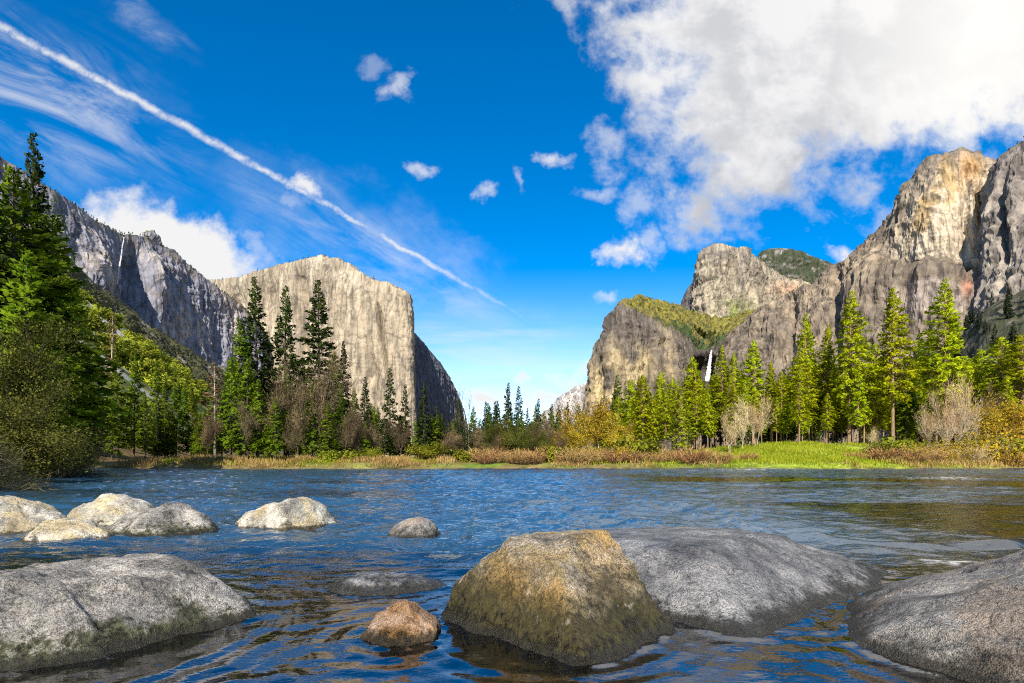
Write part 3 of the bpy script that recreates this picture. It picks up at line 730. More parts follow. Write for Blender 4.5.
M_BOULDER = rock_mat("mossy_shadowed_granite", (0.19, 0.175, 0.145), (0.38, 0.35, 0.30), (0.05, 0.047, 0.04), (0.055, 0.046, 0.012), 0.16, 1.0, (0.20, 0.15, 0.07), 0.7, 0.56)  # moss darkened and widened low down to paint the boulder's shadow side
M_SLAB = rock_mat("smooth_grey_granite", (0.13, 0.135, 0.145), (0.23, 0.23, 0.235), (0.05, 0.052, 0.06), None, 0.16, 0.9, None, 0.38)
M_RIGHT = rock_mat("grey_granite", (0.14, 0.14, 0.14), (0.26, 0.25, 0.24), (0.05, 0.05, 0.055), None, 0.26, 0.95, (0.19, 0.16, 0.135), 0.5)
M_LEFT = rock_mat("pale_lichen_granite", (0.21, 0.20, 0.185), (0.36, 0.345, 0.32), (0.06, 0.06, 0.055), (0.07, 0.075, 0.03), 0.08, 1.0, None, 0.8, 0.20)
M_PALE = rock_mat("bleached_granite", (0.34, 0.325, 0.28), (0.52, 0.50, 0.44), (0.13, 0.12, 0.10), None, 0.10, 0.7, (0.40, 0.33, 0.19), 0.85)
M_BROWN = rock_mat("brown_stone", (0.20, 0.115, 0.055), (0.34, 0.26, 0.20), (0.07, 0.04, 0.02), (0.16, 0.085, 0.015), 0.05, 0.7, (0.26, 0.15, 0.07), 0.5, 0.12)

ROCKS = []
_ico = {}
def ico(sub):
    if sub not in _ico:
        bm = bmesh.new(); bmesh.ops.create_icosphere(bm, subdivisions=sub, radius=1.0); bm.verts.ensure_lookup_table()
        vs = np.array([v.co[:] for v in bm.verts]); fs = np.array([[v.index for v in f.verts] for f in bm.faces]); bm.free()
        _ico[sub] = (vs / np.linalg.norm(vs, axis=1)[:, None], fs)
    return _ico[sub]
def rock(name, loc, planes, mat, label, cat='boulder', p=12, rough=0.06, fine=0.012, seed=0.0, sub=6, group=None, steps=0.0, scale=(1, 1, 1), joints=3, tint=None):
    d, f = ico(sub)
    acc = np.zeros(len(d))
    for n, hgt in planes:
        n = np.asarray(n, float); n = n / np.linalg.norm(n)
        acc += (np.maximum(d @ n, 0) / hgt) ** p
    r = acc ** (-1.0 / p)
    v = d * r[:, None] * np.asarray(scale)
    R = np.median(r)
    q = v / R
    v = v + d * (rough * R * fbm(q * 1.6 + seed, 4) * 1.3)[:, None]
    v = v + d * (rough * 0.6 * R * (ridged(q * 2.7 + seed + 5, 3) - 0.4))[:, None]
    v = v + d * (fine * fbm(v * 9 + seed, 4))[:, None]
    v = v + d * (fine * 0.5 * (ridged(v * np.array([5, 5, 9.0]) + seed + 3, 4) - .4) + 0.007 * fbm(v * 30 + seed, 3))[:, None]
    if steps:   # sheeting joints: thin slanting ledges
        pl = v @ np.array([0.25, 0.35, 0.9]) * 7 + 0.6 * fbm(v * 2 + seed, 3)
        v = v + d * (steps * (np.abs((pl % 1) - 0.5) - .25) * ss(fbm(v * 1.5 + 3, 2), -.1, .3))[:, None]
    rj = random.Random(int(seed * 10) + 1)
    for k in range(joints):      # a few joints split the rock along rough planes
        a, z = rj.uniform(0, 6.28), rj.uniform(-.2, .75); c = math.sqrt(1 - z * z)
        n = np.array([math.cos(a) * c, math.sin(a) * c, z]); e = v @ n - rj.uniform(-.35, .45) * R + .10 * R * fbm(v * 2.2 / R + k, 3)
        on = ss(fbm(v * 1.1 / R + 3 * k + seed, 2), -.25, .1)
        v = v - d * ((.030 * R * np.exp(-(e / (.016 * R)) ** 2) + .035 * R * ss(e, 0, .03 * R)) * on)[:, None]
    me = mesh_np(name, v, f, mat, True, {'tint': np.ones((len(v), 3)) if tint is None else tint(v, d)})
    ROCKS.append((v + np.array(loc), f))
    return tag(link(name, me, None, loc), label, cat, group)
def ellip(rx, ry, top, bot, extra=(), cuts=11):
    P = []; rr = random.Random(int((rx * 7 + ry * 13 + top * 29) * 100))
    for k in range(cuts):
        a, z = rr.uniform(0, 6.28), rr.uniform(.0, .95); c = math.sqrt(1 - z * z); n = np.array([math.cos(a) * c / rx, math.sin(a) * c / ry, z / top]); n /= np.linalg.norm(n)
        P.append((n, math.sqrt((rx * n[0]) ** 2 + (ry * n[1]) ** 2 + (top * n[2]) ** 2) * rr.uniform(.76, .95)))
    for k in range(16):
        a = 2 * math.pi * k / 16
        for el in (0.0, 0.5, 0.95):
            c, s = math.cos(el), math.sin(el)
            n = np.array([math.cos(a) * c, math.sin(a) * c, s])
            hgt = math.sqrt((rx * n[0]) ** 2 + (ry * n[1]) ** 2 + (top * n[2]) ** 2)
            P.append((n, hgt))
    P += [((0, 0, 1), top), ((0, 0, -1), bot)]
    return P + list(extra)

def boulder_tint(v, d):
    n1 = fbm(v * 2.4 + 4, 4); n2 = fbm(v * 7 + 1, 4)
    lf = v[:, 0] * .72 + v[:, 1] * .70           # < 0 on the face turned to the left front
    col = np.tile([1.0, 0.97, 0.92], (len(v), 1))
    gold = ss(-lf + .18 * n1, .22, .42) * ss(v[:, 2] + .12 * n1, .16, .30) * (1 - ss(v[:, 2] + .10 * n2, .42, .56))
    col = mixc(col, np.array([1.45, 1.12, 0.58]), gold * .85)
    dk = (1 - ss(v[:, 2] + .30 * n1 + .14 * n2, .10, .30))  # foot darkened: moss plus the boulder's shadow side put into the tint
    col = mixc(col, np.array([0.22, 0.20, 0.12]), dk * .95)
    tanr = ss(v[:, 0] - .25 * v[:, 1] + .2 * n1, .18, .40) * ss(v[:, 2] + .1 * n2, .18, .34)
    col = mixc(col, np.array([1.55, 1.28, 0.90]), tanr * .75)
    return col
rock("boulder", (0.3, 4.4, 0.0), [((-.62, -.60, .48), .49), ((.50, -.50, .70), .575), ((-.25, -.35, .9), .60), ((.9, .3, .30), .80), ((.1, .9, .4), .70), ((-.12, .05, 1), .68), ((-.95, .25, .35), .88), ((.25, -.95, .18), .88), ((0, 0, -1), .6), ((-.8, -.3, -.2), .95), ((.8, -.5, -.1), 1.0), ((-.6, .1, .8), .73)],
     M_BOULDER, 'big mossy tan and grey boulder in the middle foreground', tint=boulder_tint, p=60, rough=0.045, fine=0.022, seed=2.0, sub=7)
rock("river_slab", (2.6, 6.5, -0.45), ellip(3.3, 4.0, .98, .5, [((.321, -.383, .866), 1.06), ((-.45, -.40, .8), 1.80), ((.27, .05, .96), .985), ((.62, .3, .7), 1.5), ((-.03, .10, 1), .90)], cuts=0), M_SLAB, 'broad smooth dark slab sloping into the water behind the mossy boulder', 'rock', p=24, rough=0.045, fine=0.012, seed=5.0, sub=7, steps=0.05)
rock("boulder", (4.3, 3.8, -0.3), ellip(2.2, 1.9, 1.0, .6, [((-.6, -.35, .72), 1.48), ((-.2, -.5, .85), 1.20), ((-.35, .2, .9), 1.08)], cuts=2), M_RIGHT, 'dark grey rounded rock cut off by the right edge', p=24, rough=0.055, fine=0.016, seed=8.0, sub=7, steps=0.05)
rock("river_slab", (-3.6, 4.3, -0.37), ellip(2.0, 1.95, .80, .6, [((.3, -.6, .75), .98), ((.55, -.35, .75), 1.08)], cuts=6), M_LEFT, 'wide pale grey lichened slab in the lower left corner', 'rock', p=24, rough=0.06, fine=0.02, seed=11.0, sub=7, steps=0.04)
rock("stone", (-0.8, 4.13, -0.02), [((-.4, -.5, .6), .2), ((.4, -.7, .5), .23), ((.7, .1, .75), .24), ((-.3, .3, .9), .255), ((-.9, .1, .3), .27), ((.95, 0, .1), .27), ((0, 1, .2), .25), ((0, 0, -1), .3), ((0, -1, 0), .26)],
     M_BROWN, 'small wet brown stone between the big boulder and the left slab', 'stone', p=24, rough=0.10, fine=0.010, seed=14.0, sub=6)
rock("boulder", (-8.75, 10.0, -0.3), ellip(1.2, 1.0, .93, .5, [((.5, -.5, .7), .90)]), M_PALE, 'pale rounded boulder at the left edge of the shore rocks', seed=17.0, rough=0.07, group='pale boulders along the near shore', p=24)
rock("boulder", (-7.8, 11.1, -0.3), ellip(1.1, 1.0, 1.05, .5, [((-.6, -.5, .6), .90), ((.4, -.5, .8), 1.0)]), M_PALE, 'tallest of the pale shore boulders, tan on its left side', seed=20.0, rough=0.07, group='pale boulders along the near shore', p=24)
rock("boulder", (-5.95, 9.7, -0.3), ellip(1.05, .9, .92, .5, [((-.5, -.6, .6), .84), ((.6, -.4, .6), .9)]), M_LEFT, 'speckled grey boulder just right of the tallest pale one', seed=23.0, rough=0.08, group='pale boulders along the near shore', p=24)
rock("boulder", (-7.0, 9.0, -0.2), ellip(.85, .7, .57, .4), M_PALE, 'low white boulder in front of the other shore boulders', seed=25.0, rough=0.08, group='pale boulders along the near shore', p=24)
rock("boulder", (-4.35, 10.7, -0.3), ellip(1.15, .95, .95, .5, [((-.5, -.3, .8), .86), ((.75, -.4, .5), .95)]), M_PALE, 'pale boulder with a dark notched right end, standing alone in the current', seed=27.0, rough=0.09, group='pale boulders along the near shore', p=24, steps=.04)
rock("stone", (-1.6, 9.3, -0.05), ellip(.55, .5, .42, .4), M_RIGHT, 'low grey stone just showing above the current left of the big boulder', 'stone', seed=30.0, rough=0.09)
rock("river_slab", (-1.3, 5.7, -0.1), ellip(.85, .55, .27, .4), M_SLAB, 'flat grey slab barely above water behind the brown stone', 'rock', seed=33.0, rough=0.07)

build_river(ROCKS)

# ------------------------------------------------------------------ vegetation
def leaf_mat(name, c_dark, c_light, trans=0.35, nscale=0.5, jitter=0.3, warm=None):
    m, t, out = new_mat(name)
    oi = t.nodes.new('ShaderNodeObjectInfo'); rnd = N(oi.outputs['Random'])
    pos, nor = geo_pos()
    f = nnoise(pos, nscale, 3, 0.6)
    lv = N(nattr('leaf').outputs['Fac'])
    col = nmix(sstep(f + (lv - 0.5) * 0.7 + (rnd - 0.5) * jitter, 0.22, 0.8), c_dark, c_light)
    if warm: col = nmix(sstep(lv, 0.86, 0.95) * 0.7, col, warm)
    h = t.nodes.new('ShaderNodeHueSaturation'); t.links.new(col.s, h.inputs['Color'])
    hv = 0.5 + (rnd - 0.5) * 0.035; t.links.new(hv.s, h.inputs['Hue'])
    d = t.nodes.new('ShaderNodeBsdfDiffuse'); tl = t.nodes.new('ShaderNodeBsdfTranslucent'); mx = t.nodes.new('ShaderNodeMixShader')
    t.links.new(h.outputs[0], d.inputs[0]); t.links.new(h.outputs[0], tl.inputs[0])
    mx.inputs[0].default_value = trans
    t.links.new(d.outputs[0], mx.inputs[1]); t.links.new(tl.outputs[0], mx.inputs[2]); t.links.new(mx.outputs[0], out.inputs[0])
    return m
def bark_mat(name, c1, c2):
    m, t, out = new_mat(name); pos, nor = geo_pos()
    f = nnoise(nmap(pos, scale=(1, 1, .25)), 5.0, 5, 0.65)
    principled(t, out, nramp(f, [(0.3, c1), (0.7, c2)]), 0.95, nbump(f, 0.8, 0.05), 0.1)
    return m
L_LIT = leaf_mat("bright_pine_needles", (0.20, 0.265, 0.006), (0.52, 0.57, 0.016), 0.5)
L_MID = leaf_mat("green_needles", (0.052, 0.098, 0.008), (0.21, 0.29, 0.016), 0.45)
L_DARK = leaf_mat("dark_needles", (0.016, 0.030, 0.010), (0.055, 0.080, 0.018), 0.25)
L_FIR = leaf_mat("shaded_fir_needles", (0.012, 0.024, 0.012), (0.03, 0.05, 0.018), 0.2)  # needles darkened to hold the shadow over the right-hand wooded slope
L_YEL = leaf_mat("yellow_green_needles", (0.17, 0.19, 0.012), (0.36, 0.36, 0.03), 0.4)
L_DEAD = leaf_mat("dead_tan_needles", (0.12, 0.075, 0.04), (0.24, 0.16, 0.09), 0.2)
L_LEAF = leaf_mat("spring_leaves", (0.05, 0.085, 0.008), (0.26, 0.31, 0.025), 0.45)
L_OLIVE = leaf_mat("olive_leaves", (0.055, 0.066, 0.014), (0.19, 0.20, 0.04), 0.4)
L_GOLD = leaf_mat("golden_spring_leaves", (0.20, 0.14, 0.015), (0.48, 0.32, 0.03), 0.4)
L_WILLOW = leaf_mat("willow_leaves", (0.12, 0.14, 0.012), (0.27, 0.28, 0.025), 0.4)
L_BRUSH = leaf_mat("slope_brush_leaves", (0.08, 0.12, 0.012), (0.38, 0.40, 0.04), 0.35, 0.15, 0.6)
T_BROWN = leaf_mat("bare_brown_twigs", (0.09, 0.065, 0.036), (0.20, 0.15, 0.085), 0.0)
T_PALE = leaf_mat("bare_pale_twigs", (0.30, 0.21, 0.10), (0.56, 0.43, 0.24), 0.0)
T_RED = leaf_mat("reddish_willow_twigs", (0.22, 0.12, 0.045), (0.46, 0.29, 0.12), 0.0)
T_GREY = leaf_mat("grey_olive_twigs", (0.05, 0.048, 0.026), (0.14, 0.13, 0.07), 0.0)
G_STRAW = leaf_mat("dry_grass_blades", (0.20, 0.13, 0.045), (0.44, 0.32, 0.12), 0.2, 0.3)
G_GREEN = leaf_mat("green_grass_blades", (0.15, 0.21, 0.012), (0.44, 0.48, 0.04), 0.4, 0.3)
BK_PINE = bark_mat("pine_bark", (0.14, 0.085, 0.05), (0.33, 0.23, 0.15))
BK_DARK = bark_mat("dark_bark", (0.035, 0.027, 0.02), (0.10, 0.08, 0.06))
BK_PALE = bark_mat("pale_bark", (0.26, 0.22, 0.16), (0.50, 0.44, 0.34))

def tubes(segs, sides=5):
    """segs: list of (p0, p1, r0, r1)"""
    s = np.array([[*a, *b, r0, r1] for a, b, r0, r1 in segs], float)
    a, b, r0, r1 = s[:, :3], s[:, 3:6], s[:, 6], s[:, 7]
    d = b - a; d /= np.linalg.norm(d, axis=1)[:, None] + 1e-9
    ref = np.where(np.abs(d[:, 2:3]) > 0.9, np.array([1.0, 0, 0]), np.array([0, 0, 1.0]))
    x = np.cross(d, ref); x /= np.linalg.norm(x, axis=1)[:, None] + 1e-9; y = np.cross(d, x)
    an = np.arange(sides) / sides * 2 * math.pi
    ring = x[:, None] * np.cos(an)[None, :, None] + y[:, None] * np.sin(an)[None, :, None]
    v = np.concatenate([a[:, None] + ring * r0[:, None, None], b[:, None] + ring * r1[:, None, None]], 1)
    i = np.arange(sides); j = (i + 1) % sides
    f = np.stack([i, j, j + sides, i + sides], -1)[None] + (np.arange(len(s)) * 2 * sides)[:, None, None]
    return v.reshape(-1, 3), f.reshape(-1, 4)
def diamonds(c, d, L, Wd, rng, curl=0.15):
    """leaf-like quads starting at c, pointing along d"""
    n = len(c); d = d / (np.linalg.norm(d, axis=1)[:, None] + 1e-9)
    r = rng.normal(size=(n, 3)); s = np.cross(d, r); s /= np.linalg.norm(s, axis=1)[:, None] + 1e-9
    up = np.cross(s, d)
    m = c + d * (L * 0.5)[:, None]
    v = np.stack([c, m + s * Wd[:, None] + up * (L * curl)[:, None], c + d * L[:, None], m - s * Wd[:, None]], 1)
    f = np.arange(4 * n).reshape(n, 4)
    lf = np.repeat(rng.random(n), 4)
    return v.reshape(-1, 3), f, lf

def crown_mesh(name, v, f, mat, lf, ctr, flat=0.15, up=0.35):
    """wind every leaf outward from the crown's axis or centre and lean its shading normal that way"""
    n = len(f); c = v[f].mean(1); out = (c - ctr) / (np.linalg.norm(c - ctr, axis=1)[:, None] + 1e-6) + np.array([0, 0, up])
    a = v[f]; g = np.cross(a[:, 2] - a[:, 0], a[:, 3] - a[:, 1]); g /= np.linalg.norm(g, axis=1)[:, None] + 1e-9
    fl = np.sum(g * out, 1) < 0
    f = f.copy(); f[fl] = f[fl][:, ::-1]; g[fl] *= -1
    nn = out / np.linalg.norm(out, axis=1)[:, None] + g * flat * 2; nn /= np.linalg.norm(nn, axis=1)[:, None]
    me = mesh_np(name, v, f, mat, True, {'leaf': lf})
    vn = np.zeros((len(v), 3)); vn[:, 2] = 1; vn[f.ravel()] = np.repeat(nn, 4, 0)
    me.normals_split_custom_set_from_vertices(vn.tolist())
    return me

def conifer_mesh(H, R, clear, seed, leafm, barkm, dens=1.0, sparse=0.0, droop=0.25, spray=0.75, kind='spire', bark_r=0.011):
    rng = np.random.default_rng(seed)
    segs = []; n = 14; px_, py_ = rng.normal(0, .10, 2)
    def axis_at(t): return np.array([px_ * math.sin(t * 3) * .8, py_ * math.sin(t * 2.3) * .8, t * H])
    for i in range(n):
        t0, t1 = i / n, (i + 1) / n
        segs.append((axis_at(t0), axis_at(t1), H * bark_r * (1 - t0) ** .85 + .02, H * bark_r * (1 - t1) ** .85 + .015))
    nb = int(230 * dens * (H / 30))
    C, D, Ls, Ws = [], [], [], []
    h = clear + (1 - clear) * (np.arange(nb) + rng.random(nb)) / nb
    gaps = fbm(np.stack([h * 7 + seed, h * 0, h * 0], -1), 3)
    for k in range(nb):
        t = (h[k] - clear) / (1 - clear)
        if kind == 'spire': pr = (1 - t) ** 0.85 * min(1, 0.55 + t * 3.0)
        elif kind == 'broad': pr = (1 - t ** 1.6) * min(1, 0.5 + t * 2.2)
        else: pr = (1 - t) ** 0.6 * min(1, 0.35 + t * 2.0)
        az = rng.random() * 2 * math.pi
        lop = 1 + 0.22 * math.sin(az + seed) + 0.35 * gaps[k]
        L = R * pr * rng.uniform(0.55, 1.12) * lop + 0.25
        if rng.random() < sparse * (1 - t): continue
        el = math.radians(np.interp(t, [0, .5, 1], [-14, 4, 48]) + rng.normal(0, 9))
        base = axis_at(h[k]); dirv = np.array([math.cos(az) * math.cos(el), math.sin(az) * math.cos(el), math.sin(el)])
        tip = base + dirv * L + np.array([0, 0, -droop * L * 0.25])
        segs.append((base, base + (tip - base) * .75, .02 + L * .011, .012))
        m = max(3, int(L * 5.2 * (0.75 / spray)))
        s = rng.random(m) ** 0.75 * 0.82 + 0.18
        pts = base + (tip - base) * s[:, None] + np.array([0, 0, 1.0]) * (0.10 * L * np.sin(s * math.pi))[:, None]
        side = np.array([-math.sin(az), math.cos(az), 0])
        for rep in range(2):
            sg = rng.choice([-1, 1], m)[:, None]
            dd = dirv * rng.uniform(.5, 1.1, m)[:, None] + side * sg * rng.uniform(0.1, 1.0, m)[:, None] + np.array([0, 0, 1.0]) * rng.normal(-0.02, .35, m)[:, None]
            C.append(pts + rng.normal(0, .10, (m, 3))); D.append(dd)
            ll = spray * rng.uniform(.55, 1.25, m) * np.interp(t, [0, .85, 1], [1, .8, .5]); Ls.append(ll); Ws.append(ll * rng.uniform(.16, .30, m))
    C = np.concatenate(C); D = np.concatenate(D); Ls = np.concatenate(Ls); Ws = np.concatenate(Ws)
    v, f, lf = diamonds(C, D, Ls, Ws, rng)
    cc = v[f].mean(1); crown = crown_mesh("crown", v, f, leafm, lf, cc * np.array([0, 0, 1.0]) - np.array([0, 0, .0]))
    v, f = tubes(segs, 6); trunk = mesh_np("trunk", v, f, barkm, True)
    return trunk, crown, H

def skeleton(H, rng, spread=0.55, levels=4, trunks=1, r0=None, up=0.25, kids=(4, 6), first=0.25, ratio=0.62):
    segs, tips = [], []
    def grow(p, d, L, r, lev):
        n = 4; q = p.copy(); dd = d.copy()
        for i in range(n):
            dd = dd + rng.normal(0, .13, 3) + np.array([0, 0, up * 0.12]); dd /= np.linalg.norm(dd)
            q2 = q + dd * L / n; ra, rb = r * (1 - .4 * i / n), r * (1 - .4 * (i + 1) / n)
            segs.append((q, q2, ra, rb))
            if lev < levels and (i >= 1 or lev > 0):
                for _ in range(rng.integers(kids[0], kids[1]) // 2):
                    nd = dd + rng.normal(0, spread, 3) + np.array([0, 0, up * .5]); nd /= np.linalg.norm(nd)
                    grow(q + (q2 - q) * rng.random(), nd, L * ratio * rng.uniform(.6, 1.1), rb * .55, lev + 1)
            if lev >= levels - 1: tips.append((q2, dd.copy()))
            q = q2
    for k in range(trunks):
        a = rng.random() * 6.28; sp = 0.06 if trunks == 1 else 0.35
        d = np.array([math.cos(a) * sp, math.sin(a) * sp, 1.0]); d /= np.linalg.norm(d)
        grow(np.array([math.cos(a) * .12 * (trunks > 1), math.sin(a) * .12 * (trunks > 1), -0.1]), d, H * (0.62 if trunks == 1 else .5), (r0 or H * .016) / (trunks ** .4), 0)
    return segs, tips
def broadleaf_mesh(H, seed, leafm, barkm, nleaf=9000, leaf=0.3, spread=0.6, trunks=1, twig=False, up=0.3, twigw=0.022, r0=None, ratio=.62, levels=3, cl=0.7):
    rng = np.random.default_rng(seed)
    segs, tips = skeleton(H, rng, spread, levels, trunks, r0=r0, up=up, ratio=ratio)
    P = np.array([q for q, _ in tips]); Dr = np.array([q for _, q in tips])
    top = P[:, 2].max(); k = H / top
    segs = [(a * k, b * k, r1 * k, r2 * k) for a, b, r1, r2 in segs]; P = P * k
    idx = rng.integers(0, len(P), nleaf)
    if twig:
        d = Dr[idx] + rng.normal(0, .55, (nleaf, 3)) + np.array([0, 0, up * .4]); L = rng.uniform(.4, 1.5, nleaf) * leaf; Wd = np.full(nleaf, twigw) * rng.uniform(.6, 1.4, nleaf)
        c = P[idx] + rng.normal(0, leaf * .35, (nleaf, 3))
    else:
        d = rng.normal(0, 1, (nleaf, 3)) + Dr[idx] * .5; L = rng.uniform(.6, 1.4, nleaf) * leaf; Wd = L * rng.uniform(.25, .42, nleaf)
        c = P[idx] + rng.normal(0, cl, (nleaf, 3)) * np.array([1, 1, .7])
    v, f, lf = diamonds(c, d, L, Wd, rng, 0.05)
    ok = v[:, 2].reshape(-1, 4).min(1) > 0.05 if True else None
    f = f[ok]
    crown = crown_mesh("crown", v, f, leafm, lf, np.array([0, 0, H * .45]), .5)
    v, f = tubes(segs, 5); trunk = mesh_np("trunk", v, f, barkm, True)
    return trunk, crown, H
def shrub_mesh(H, R, seed, matl, barkm, n=500, w=0.02, leafy=False, leaf=.2):
    """a fan of arching stems from the ground, with side twigs or leaves"""
    rng = np.random.default_rng(seed); segs = []; C, D, L, Wd = [], [], [], []
    for k in range(n // 12):
        a = rng.random() * 6.28; o = rng.random() ** .5 * R * .45; lean = rng.uniform(.1, .75)
        p = np.array([math.cos(a) * o, math.sin(a) * o, -.05]); d = np.array([math.cos(a) * lean, math.sin(a) * lean, 1.0]); hl = H * rng.uniform(.55, 1.05); m = 5
        for i in range(m):
            d = d + np.array([math.cos(a), math.sin(a), 0]) * .06 + rng.normal(0, .06, 3); d /= np.linalg.norm(d); q = p + d * hl / m
            segs.append((p, q, w * 1.1 * (1 - i / m * .7), w * 1.1 * (1 - (i + 1) / m * .7)))
            for _ in range(3 if not leafy else 9):
                C.append(p + (q - p) * rng.random() + (rng.normal(0, .12 * R, 3) if leafy else 0)); D.append((d if not leafy else 0) + rng.normal(0, .45 if not leafy else 1, 3)); ll = rng.uniform(.4, 1.1) * (H * .32 if not leafy else leaf)
                L.append(ll); Wd.append(w * .8 if not leafy else ll * .3)
            p = q
    C = np.array(C); C[:, 2] = np.maximum(C[:, 2], .03)
    v, f, lf = diamonds(C, np.array(D), np.array(L), np.array(Wd), rng, .04)
    crown = mesh_np("foliage" if leafy else "twigs", v, f, matl, False, {'leaf': lf}) if not leafy else crown_mesh("foliage", v, f, matl, lf, np.array([0, 0, H * .15]), .4)
    v, f = tubes(segs, 4); stems = mesh_np("stems", v, f, barkm, True)
    return stems, crown, H

PARTN = {'tree': ("trunk", "crown"), 'shrub': ("stems", "twigs")}
def plant(name, meshes, px=None, top=None, D=None, label=None, cat='tree', group=None, wf=1.0, loc=None, H=None, rng=random.Random(5), lean=0.0, parts=None):
    tr, cr, H0 = meshes
    if loc is None:
        x, y = U(px) * D, D; z = float(ground_z(x, y)); H = CAMZ + V(top) * D - z
    else: x, y, z = loc
    s = H / H0
    root = bpy.data.objects.new(name, None); COL.objects.link(root)
    root.location = (x, y, z - 0.05); root.rotation_euler = (rng.uniform(-.02, .02) + 0, lean + rng.uniform(-.02, .02), rng.uniform(0, 6.28) if not lean else 0)
    root.scale = (s * wf, s * wf, s)
    tag(root, label, cat, group)
    pn = parts or (tr.name.split('.')[0], cr.name.split('.')[0])
    link(pn[0], tr, root); link(pn[1], cr, root)
    return root

def cvar(n, s0, **k): return [conifer_mesh(seed=s0 + i * 7, **k) for i in range(n)]
P_LIT = cvar(4, 11, H=30, R=5.0, clear=0.30, leafm=L_LIT, barkm=BK_PINE, dens=1.5, sparse=.2, kind='spire', spray=.64)
P_LITF = cvar(3, 51, H=24, R=4.2, clear=0.28, leafm=L_LIT, barkm=BK_PINE, dens=1.3, kind='open', spray=.62)
P_YEL = cvar(1, 71, H=16, R=2.9, clear=0.12, leafm=L_YEL, barkm=BK_PINE, dens=1.4, kind='spire', spray=.6)
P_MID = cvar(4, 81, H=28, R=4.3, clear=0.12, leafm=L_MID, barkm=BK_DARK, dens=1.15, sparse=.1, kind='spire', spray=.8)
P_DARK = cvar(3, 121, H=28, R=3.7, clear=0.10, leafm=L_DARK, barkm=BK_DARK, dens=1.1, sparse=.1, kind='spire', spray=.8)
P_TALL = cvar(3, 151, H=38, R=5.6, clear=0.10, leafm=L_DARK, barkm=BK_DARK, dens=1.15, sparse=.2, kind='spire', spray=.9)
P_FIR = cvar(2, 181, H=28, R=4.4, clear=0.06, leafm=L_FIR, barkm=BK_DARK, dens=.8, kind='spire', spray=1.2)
P_DEAD = cvar(1, 201, H=24, R=3.0, clear=0.2, leafm=L_DEAD, barkm=BK_PALE, dens=.8, sparse=.3, kind='spire', spray=.55)
B_GREEN = [broadleaf_mesh(17, 301 + i, L_LEAF, BK_DARK, 34000, .15, .5, 2, cl=.42, up=.6) for i in range(2)]
B_OLIVE = [broadleaf_mesh(15, 321 + i, L_OLIVE, BK_DARK, 16000, .22, .65, 1, cl=.75) for i in range(2)]
B_GOLD = [broadleaf_mesh(13, 341 + i, L_GOLD, BK_PALE, 5500, .32, .55, 1, cl=.6, up=.5) for i in range(3)]
B_WILL = [broadleaf_mesh(5, 361 + i, L_WILLOW, BK_DARK, 4500, .26, .7, 3, cl=.45) for i in range(2)]
B_BARE = [broadleaf_mesh(20, 381 + i, T_BROWN, BK_DARK, 5200, 1.1, .62, 1, twig=True, twigw=.020) for i in range(3)]
B_PALE = [broadleaf_mesh(9, 401 + i, T_PALE, BK_PALE, 1900, .75, .5, 2, twig=True, twigw=.012, up=.5) for i in range(3)]
B_SNAG = [broadleaf_mesh(16, 421, T_GREY, BK_DARK, 700, .7, .6, 1, twig=True, twigw=.025, levels=2)]
S_RED = [shrub_mesh(2.2, 1.4, 441 + i, T_RED, BK_DARK, 900, .022) for i in range(3)]
S_STRAW = [shrub_mesh(2.6, 1.6, 461 + i, T_PALE, BK_PALE, 800, .022) for i in range(2)]
S_BRUSH = [shrub_mesh(4.0, 3.4, 481 + i, L_BRUSH, BK_DARK, 500, .05, True, .95) for i in range(3)]
S_LOW = [shrub_mesh(2.0, 1.5, 491 + i, L_WILLOW, BK_DARK, 420, .025, True, .38) for i in range(2)]
S_GOLD = [shrub_mesh(2.0, 1.5, 511 + i, L_GOLD, BK_PALE, 800, .018, True, .19) for i in range(2)]
S_GREY = [broadleaf_mesh(6, 501 + i, T_GREY, BK_DARK, 6500, .6, .75, 4, twig=True, twigw=.0045, r0=.05, up=.15) for i in range(2)]

R_ = random.Random(11)
pick = lambda l: l[R_.randrange(len(l))]

# --- the sunlit stand on the right bank
for i, (px_, top, D, v, wf, lab) in enumerate([
    (945, 280, 92, 0, 1.05, 'tallest bright green pine on the right bank, full and pointed'),
    (893, 288, 90, 1, .95, 'tall bright pine with a long bare pale trunk, left of the tallest one'),
    (849, 292, 92, 2, .95, 'tall narrow bright pine standing alone at the meadow edge'),
    (826, 325, 100, 3, .75, 'slim bright pine with a thin crown between two taller pines'),
    (803, 315, 104, 0, .85, 'deep green pointed pine at the left end of the meadow'),
    (799, 364, 88, 2, .8, 'short bright pine on a thin leaning stem in front of the darker pines'),
    (753, 341, 104, 1, 1.15, 'broad crowned bright pine just right of the waterfall'),
    (735, 353, 102, 3, .9, 'narrow lit pine overlapping the broad one beside the waterfall'),
    (724, 346, 106, 0, .9, 'pointed lit pine directly right of the waterfall'),
    (771, 362, 100, 1, .85, 'lit pine with high crown between the broad pine and the meadow'),
    (696, 368, 100, 2, .95, 'bright pine directly left of the waterfall'),
    (672, 377, 100, 3, .8, 'bright slim pine left of the yellow young pine'),
    (660, 379, 96, 0, .75, 'bright pine with a visible white trunk left of the yellow pine'),
    (640, 390, 94, 1, .95, 'lower bushy bright pine in front of the stained cliff'),
    (617, 374, 108, -1, .9, 'dark green pine against the golden patch of the cliff')]):
    plant("pine_tree", P_MID[1] if v < 0 else P_LIT[v], px_, top, D, lab, 'tree', 'sunlit pines on the right bank', wf * 1.05, rng=R_)
plant("pine_tree", P_YEL[0], 682, 388, 88, 'young yellow pine standing out among the green pines', 'tree', 'sunlit pines on the right bank', 1.1, rng=R_)
